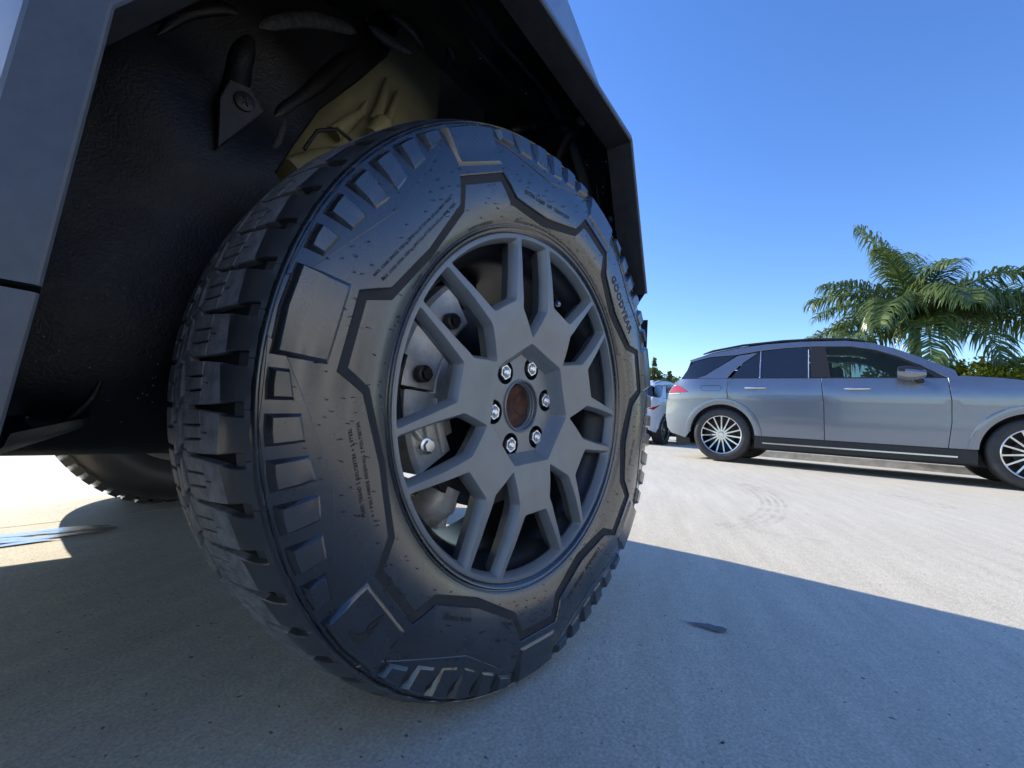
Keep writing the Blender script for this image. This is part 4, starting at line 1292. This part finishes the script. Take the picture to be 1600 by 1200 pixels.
# ------------------------------------------------------------------ unseen pale building added behind the camera to bounce light into the shade
MT['fill_wall'] = mat('pale_fill_wall', (.60, .59, .56), .8, noise_scale=2, noise_amt=.06)
fill_building = empty('added_fill_building', (0, -12.5, 0), 0, 'long pale unseen building added behind the camera to bounce light onto the shaded side', 'building')
MB().box((-22, -7, 0), (24, 0, 4.4)).build('wall', MT['fill_wall'], fill_building)
MB().box((-22.3, -7.3, 4.4), (24.3, .35, 4.7)).build('roof_edge', MT['steel'], fill_building)
for k in range(9):
    x0 = -20.5 + 4.9*k
    f_ = MB().box((x0, .001, .5), (x0+3.0, .05, 2.9)).build('window_frame', MT['darksteel'], fill_building)
    MB().box((x0+.07, .05, .57), (x0+2.93, .058, 2.83)).build('pane', MT['glass_dark'], f_)
# ------------------------------------------------------------------ plants
def leafmat(name, c, c2, rough=.45, trans=.35):
    m = bpy.data.materials.new(name); m.use_nodes = True
    nt = m.node_tree; b = nt.nodes['Principled BSDF']
    oi = nt.nodes.new('ShaderNodeTexCoord'); n = nt.nodes.new('ShaderNodeTexNoise'); n.inputs['Scale'].default_value = 3.5; n.inputs['Detail'].default_value = 4
    nt.links.new(oi.outputs['Object'], n.inputs['Vector'])
    r = nt.nodes.new('ShaderNodeValToRGB'); r.color_ramp.elements[0].position = .35; r.color_ramp.elements[1].position = .65
    r.color_ramp.elements[0].color = (*c, 1); r.color_ramp.elements[1].color = (*c2, 1)
    nt.links.new(n.outputs['Fac'], r.inputs['Fac']); nt.links.new(r.outputs['Color'], b.inputs['Base Color'])
    b.inputs['Roughness'].default_value = rough; b.inputs['Specular IOR Level'].default_value = .6
    t = nt.nodes.new('ShaderNodeBsdfTranslucent'); nt.links.new(r.outputs['Color'], t.inputs['Color'])
    mx = nt.nodes.new('ShaderNodeMixShader'); mx.inputs[0].default_value = trans
    nt.links.new(b.outputs[0], mx.inputs[1]); nt.links.new(t.outputs[0], mx.inputs[2])
    nt.links.new(mx.outputs[0], nt.nodes['Material Output'].inputs[0])
    return m
MT['palm'] = leafmat('palm_leaflet', (.065, .12, .035), (.16, .215, .06), .28, .4)
MT['bark'] = mat('palm_bark', (.20, .18, .15), .85, noise_scale=9, noise_amt=.3, bump=.6, bump_scale=40)
MT['hedge'] = leafmat('hedge_leaf', (.20, .26, .02), (.42, .44, .04), .5, .4)
MT['tree'] = leafmat('tree_leaf', (.06, .10, .02), (.15, .19, .04), .5, .4)

palm = empty('palm_tree', (14.0, -.65, 0), 0, 'tall palm tree with drooping feathery fronds rising behind the SUV', 'palm tree')
MB().tube([(0,0,0), (.02,0,1.0), (.0,.02,2.0), (0,0,2.6)], [.20, .16, .14, .12], 14).build('trunk', MT['bark'], palm, smooth=50)
MB().tube([(0,0,2.55), (0,0,3.1), (0,0,3.5)], [.11, .09, .05], 12).build('crownshaft', MT['palm'], palm, smooth=50)
# fronds: (heading in degrees, lift, length, droop)
def frond(hd, lift, L, droop, seed):
    r = random.Random(seed)
    mb = MB()
    c0 = Vector((0, 0, 3.30)); L *= 1.42; droop *= .9
    h = Vector((math.cos(R(hd)), math.sin(R(hd)), 0))
    N = 26
    pts = []
    ang = R(lift); q = c0.copy()
    for i in range(N + 1):
        pts.append(q.copy())
        t = i/N
        a = ang - R(droop)*(t**1.35)
        q = q + (h*math.cos(a) + Vector((0,0,1))*math.sin(a)) * (L/N)
    mb.tube(pts, [.028*(1 - i/N) + .004 for i in range(N+1)], 6)
    side = Vector((-h.y, h.x, 0))
    nl = 96
    for i in range(nl):
        t = .10 + .90*i/(nl-1)
        k = min(N-1, int(t*N)); fr = t*N - k
        b0 = pts[k].lerp(pts[k+1], min(fr, 1)); d = (pts[k+1]-pts[k]).normalized()
        up_ = side.cross(d).normalized()
        if up_.z < 0: up_ = -up_
        ll = (.62*math.sin(math.pi*min(1, .12 + .86*t))**.6 + .10) * (L/2.3)
        for s in (-1, 1):
            lift2 = r.uniform(-.15, .55)
            dirv = (side*s*r.uniform(.7, 1.0) + d*r.uniform(.35, .8) + up_*lift2).normalized()
            w = r.uniform(.014, .022)
            l_ = ll*r.uniform(.8, 1.1)
            m1 = b0 + dirv*l_*.45 - Vector((0,0,.04*l_))
            dv2 = (dirv + Vector((0,0,-r.uniform(.7, 1.5)))).normalized()
            m2 = m1 + dv2*l_*.32
            m3 = m2 + (dv2 + Vector((r.uniform(-.1,.1), r.uniform(-.1,.1), -.9))).normalized()*l_*.30
            wv = d.cross(dirv).cross(dirv).normalized()*w
            mb.add([b0 - wv*.6, b0 + wv*.6, m1 + wv, m1 - wv, m2 + wv*.8, m2 - wv*.8, m3], [(0,1,2,3), (3,2,4,5), (5,4,6)])
    mb.build('frond', MT['palm'], palm)
# the view of the palm is along (0.76, 0.65): left in the photo is (-0.65, 0.76)
rightdeg = math.degrees(math.atan2(-.76, .644))   # heading that points right in the photo
FR = [(rightdeg+178, 28, 1.75, 75), (rightdeg+160, 8, 2.0, 70), (rightdeg+195, 2, 2.2, 80), (rightdeg+150, 80, 2.0, 38), (rightdeg+60, 74, 1.95, 48), (rightdeg+20, 42, 2.1, 85),
      (rightdeg-5, 40, 2.4, 80), (rightdeg+8, 26, 2.7, 62), (rightdeg-12, 14, 2.8, 46), (rightdeg-30, 26, 2.3, 72), (rightdeg-70, 30, 1.9, 95), (rightdeg-110, 34, 1.9, 100),
      (rightdeg+215, 30, 1.9, 110), (rightdeg+90, 40, 2.0, 95), (rightdeg+30, 30, 2.5, 70), (rightdeg-90, 5, 1.8, 100), (rightdeg+140, 50, 1.8, 90), (rightdeg+235, 5, 2.0, 90), (rightdeg+185, -15, 1.9, 60)]
FR += [(rightdeg+100, 82, 1.75, 45), (rightdeg+205, 66, 1.6, 60), (rightdeg+35, 58, 1.9, 70), (rightdeg+172, 48, 1.7, 70), (rightdeg+250, 55, 1.6, 80), (rightdeg-60, 50, 1.7, 80)]
for i, (a, b, c, d) in enumerate(FR): frond(a, b, c, d, 100 + i)

def leafy(name, boxes, n, size, m, parent, seed, upright=.0):
    r = np.random.default_rng(seed)
    mb = MB()
    vs = []; fs = []
    tot = sum(b[3] for b in boxes)
    for (c, rad, clump, wgt) in boxes:
        k = int(n*wgt/tot)
        for _ in range(k):
            d = r.normal(size=3); d /= np.linalg.norm(d)
            rr = r.uniform(.55, 1.0)
            q = Vector((c[0] + d[0]*rad[0]*rr, c[1] + d[1]*rad[1]*rr, c[2] + d[2]*rad[2]*rr))
            nn = Vector(r.normal(size=3)); nn.z += upright; nn.normalize()
            a = nn.orthogonal().normalized(); b = nn.cross(a)
            s = size*r.uniform(.6, 1.3)
            vs += [q + a*s, q + b*s*.45, q - a*s, q - b*s*.45]
            j = len(vs)
            fs.append((j-4, j-3, j-2, j-1))
    mb.v = vs; mb.f = fs
    return mb.build(name, m, parent)
def shrub_row(x, y0, y1, top, nm, label, seed):
    root = empty(nm, (x, (y0+y1)/2, 0), 0, label, 'hedge')
    r = np.random.default_rng(seed)
    boxes = []
    y = y0
    while y < y1:
        w = r.uniform(.35, .7)
        boxes.append(((r.uniform(-.3, .3), y - (y0+y1)/2, top - .55 + r.uniform(-.10, .06)), (.5, w, .55), 1, w))
        boxes.append(((r.uniform(-.2, .2), y - (y0+y1)/2, top - 1.2), (.55, w, .8), 1, w*1.2))
        y += w*.75
    leafy('foliage', boxes, 42000, .055, MT['hedge'], root, seed, .8)
    for k in range(7):
        yy = (y0 + (y1-y0)*(k+.5)/7) - (y0+y1)/2
        MB().tube([(0, yy, 0), (.05, yy+.05, top-.9), (0, yy+.15, top-.4)], [.04, .03, .015], 8).build('stem', MT['bark'], root)
shrub_row(13.0, -5.2, -.1, 2.38, 'clipped_hedge', 'yellow-green clipped hedge behind the SUV hood at right edge', 5)
shrub_row(13.4, -.4, 3.6, 1.72, 'clipped_hedge', 'lower leafy hedge seen through the SUV front window', 6)

bush = empty('leafy_tree', (16.3, 6.75, 0), 0, 'small light-green leafy tree above the white car', 'tree')
MB().tube([(0,0,0), (.05,.05,1.2), (0,.1,2.1)], [.10, .07, .03], 10).build('trunk', MT['bark'], bush, smooth=50)
bx = []
r_ = np.random.default_rng(9)
for _ in range(30):
    a = r_.uniform(-1.7, 1.9)
    bx.append(((r_.uniform(-.6, .6), a, 1.60 + .75*(1-abs(a-.2)/1.9) + r_.uniform(-.45, .25)), (.40, .40, .46), 1, 1))
bx.append(((0, .12, 2.75), (.10, .10, .40), 1, .25)); bx.append(((0, -.5, 2.35), (.10, .10, .25), 1, .15))
leafy('crown', bx, 16000, .07, MT['tree'], bush, 9, .3)
sprig = empty('leafy_tree', (17.0, 3.4, 0), 0, 'slender treetop just above the rear of the SUV roof', 'tree')
MB().tube([(0,0,0), (0,0,2.4), (0,0,3.1)], [.09, .05, .02], 8).build('trunk', MT['bark'], sprig)
leafy('crown', [((0, 0, 3.15), (.12, .12, .40), 1, 1), ((0,0,2.4), (.6,.7,.5), 1, 4)], 1600, .06, MT['tree'], sprig, 12, .3)

# ------------------------------------------------------------------ marks on the pavement
def blotch(name, cx, cy, pts, m, label, cat, z=.0035):
    v = [(cx + x, cy + y, z) for x, y in pts]
    o = link(name, v, [tuple(range(len(v)))], m, label=label, cat=cat)
    return o
MT['damp'] = mat('damp_concrete', (.040, .042, .048), .4, noise_scale=60, noise_amt=.3)
fish = [(-.055,.052),(-.040,.030),(-.020,.022),(-.004,.012),(.004,.012),(.010,-.002),(.022,-.008),(.026,-.022),(.012,-.030),(-.006,-.024),(-.016,-.012),(-.020,.000),(-.032,.010),(-.044,.030)]
# laid out along the direction it lies in
blotch('damp_stain', .452, -.148, [(x*.84 + y*.50, y*.84 - x*.42) for x, y in fish], MT['damp'], 'small dark leaf-shaped damp stain on the shaded concrete', 'stain')
def puddle_mat():
    m = bpy.data.materials.new('wet_film'); m.use_nodes = True
    nt = m.node_tree; b = nt.nodes['Principled BSDF']
    b.inputs['Base Color'].default_value = (.28, .28, .28, 1); b.inputs['Roughness'].default_value = .16; b.inputs['Coat Weight'].default_value = .6; b.inputs['Coat Roughness'].default_value = .03
    tc = nt.nodes.new('ShaderNodeTexCoord'); mp = nt.nodes.new('ShaderNodeMapping'); mp.inputs['Scale'].default_value = (5, 24, 1)
    n = nt.nodes.new('ShaderNodeTexNoise'); n.inputs['Scale'].default_value = 1.6; n.inputs['Detail'].default_value = 6
    nt.links.new(tc.outputs['Object'], mp.inputs['Vector']); nt.links.new(mp.outputs[0], n.inputs['Vector'])
    r = nt.nodes.new('ShaderNodeValToRGB'); r.color_ramp.elements[0].position = .40; r.color_ramp.elements[1].position = .52
    nt.links.new(n.outputs['Fac'], r.inputs['Fac'])
    nt.links.new(r.outputs['Color'], b.inputs['Alpha'])
    return m
MT['wet'] = puddle_mat()
pp = []
for k in range(40):
    a = 2*math.pi*k/40
    rr = 1 + .12*noise.noise(Vector((math.cos(a)*2, math.sin(a)*2, 5)))
    pp.append((.25*math.cos(a)*rr, .085*math.sin(a)*rr + .01*math.cos(a)))
blotch('puddle', -.50, 1.37, pp, MT['wet'], 'thin bluish puddle mirroring the sky in the sunlit gap under the truck', 'puddle')
# tyre scuff arcs
def scuff_mat():
    m = bpy.data.materials.new('rubber_scuff'); m.use_nodes = True
    nt = m.node_tree; b = nt.nodes['Principled BSDF']
    b.inputs['Base Color'].default_value = (.30, .29, .275, 1); b.inputs['Roughness'].default_value = .8
    tc = nt.nodes.new('ShaderNodeTexCoord')
    n = nt.nodes.new('ShaderNodeTexNoise'); n.inputs['Scale'].default_value = 9; n.inputs['Detail'].default_value = 8
    nt.links.new(tc.outputs['Object'], n.inputs['Vector'])
    r = nt.nodes.new('ShaderNodeValToRGB'); r.color_ramp.elements[0].position = .40; r.color_ramp.elements[1].position = .85; r.color_ramp.elements[1].color = (.42, .42, .42, 1)
    nt.links.new(n.outputs['Fac'], r.inputs['Fac']); nt.links.new(r.outputs['Color'], b.inputs['Alpha'])
    return m
MT['scuff'] = scuff_mat()
def scuff(pts, offs, w, label):
    mb = MB()
    P_ = [Vector((*q, .004)) for q in pts]
    # smooth
    fine = []
    for i in range(len(P_)-1):
        for t in np.linspace(0, 1, 8)[:-1]:
            p0, p1, p2, p3 = P_[max(i-1,0)], P_[i], P_[i+1], P_[min(i+2, len(P_)-1)]
            fine.append(.5*((2*p1) + (p2-p0)*t + (2*p0-5*p1+4*p2-p3)*t*t + (3*p1-p0-3*p2+p3)*t*t*t))
    fine.append(P_[-1])
    for o_ in offs:
        L_, R_ = [], []
        for i, q in enumerate(fine):
            d = (fine[min(i+1, len(fine)-1)] - fine[max(i-1, 0)]).normalized(); n_ = Vector((-d.y, d.x, 0))
            L_.append(q + n_*(o_ - w/2)); R_.append(q + n_*(o_ + w/2))
        n = len(fine)
        mb.add(L_ + R_, [(k, k+1, n+k+1, n+k) for k in range(n-1)])
    mb.build('tyre_scuff_mark', MT['scuff'], label=label, cat='scuff mark')
scuff([(3.6,.60), (3.23,.37), (2.8,.20), (2.4,.10), (1.95,.06), (1.55,.10)], (-.07,-.03,.01,.05), .022, 'curved grey tyre scuff arcs on the sunlit concrete before the SUV rear wheel')
scuff([(4.15,-.42), (3.95,-.52), (3.75,-.62), (3.60,-.66)], (-.05,0,.05), .025, 'short grey scuff mark on the sunlit concrete before the SUV front door')
scuff([(1.62,.06), (1.60,-.08), (1.60,-.22)], (-.02,.02), .03, 'faint short scuff mark near the truck shadow edge')
for nm_, col_, cnt_, sd_ in (('dark_grit', (.05, .045, .04), 260, 3), ('pale_grit', (.6, .57, .5), 140, 4)):
    r2 = np.random.default_rng(sd_); gb = MB()
    for _ in range(cnt_):
        x_, y_ = r2.uniform(-.6, 3.2), r2.uniform(-1.2, 2.2); s_ = r2.uniform(.0006, .0017)*(1.6 if r2.random() < .06 else 1)
        a_ = r2.uniform(0, 6.28); c_, n_ = math.cos(a_), math.sin(a_)
        gb.add([(x_+c_*s_*1.8, y_+n_*s_*1.8, .0), (x_-n_*s_, y_+c_*s_, 0), (x_-c_*s_*1.5, y_-n_*s_*1.5, 0), (x_+n_*s_, y_-c_*s_, 0), (x_, y_, s_)], [(0,1,4),(1,2,4),(2,3,4),(3,0,4)])
    gb.build(nm_, mat(nm_, col_, .8), kind='stuff')
# litter on the ground under the truck
MT['leaf'] = mat('dry_pale_leaf', (.62, .60, .52), .7)
lf = MB(); lf.add([(0,0,.004), (.018,.010,.008), (.045,.004,.005), (.022,-.010,.004)], [(0,1,2,3)])
o = lf.build('fallen_leaf', MT['leaf'], label='tiny pale leaf fragment on the shaded ground left of the tyre', cat='leaf'); o.location = (-.235, 1.30, 0)
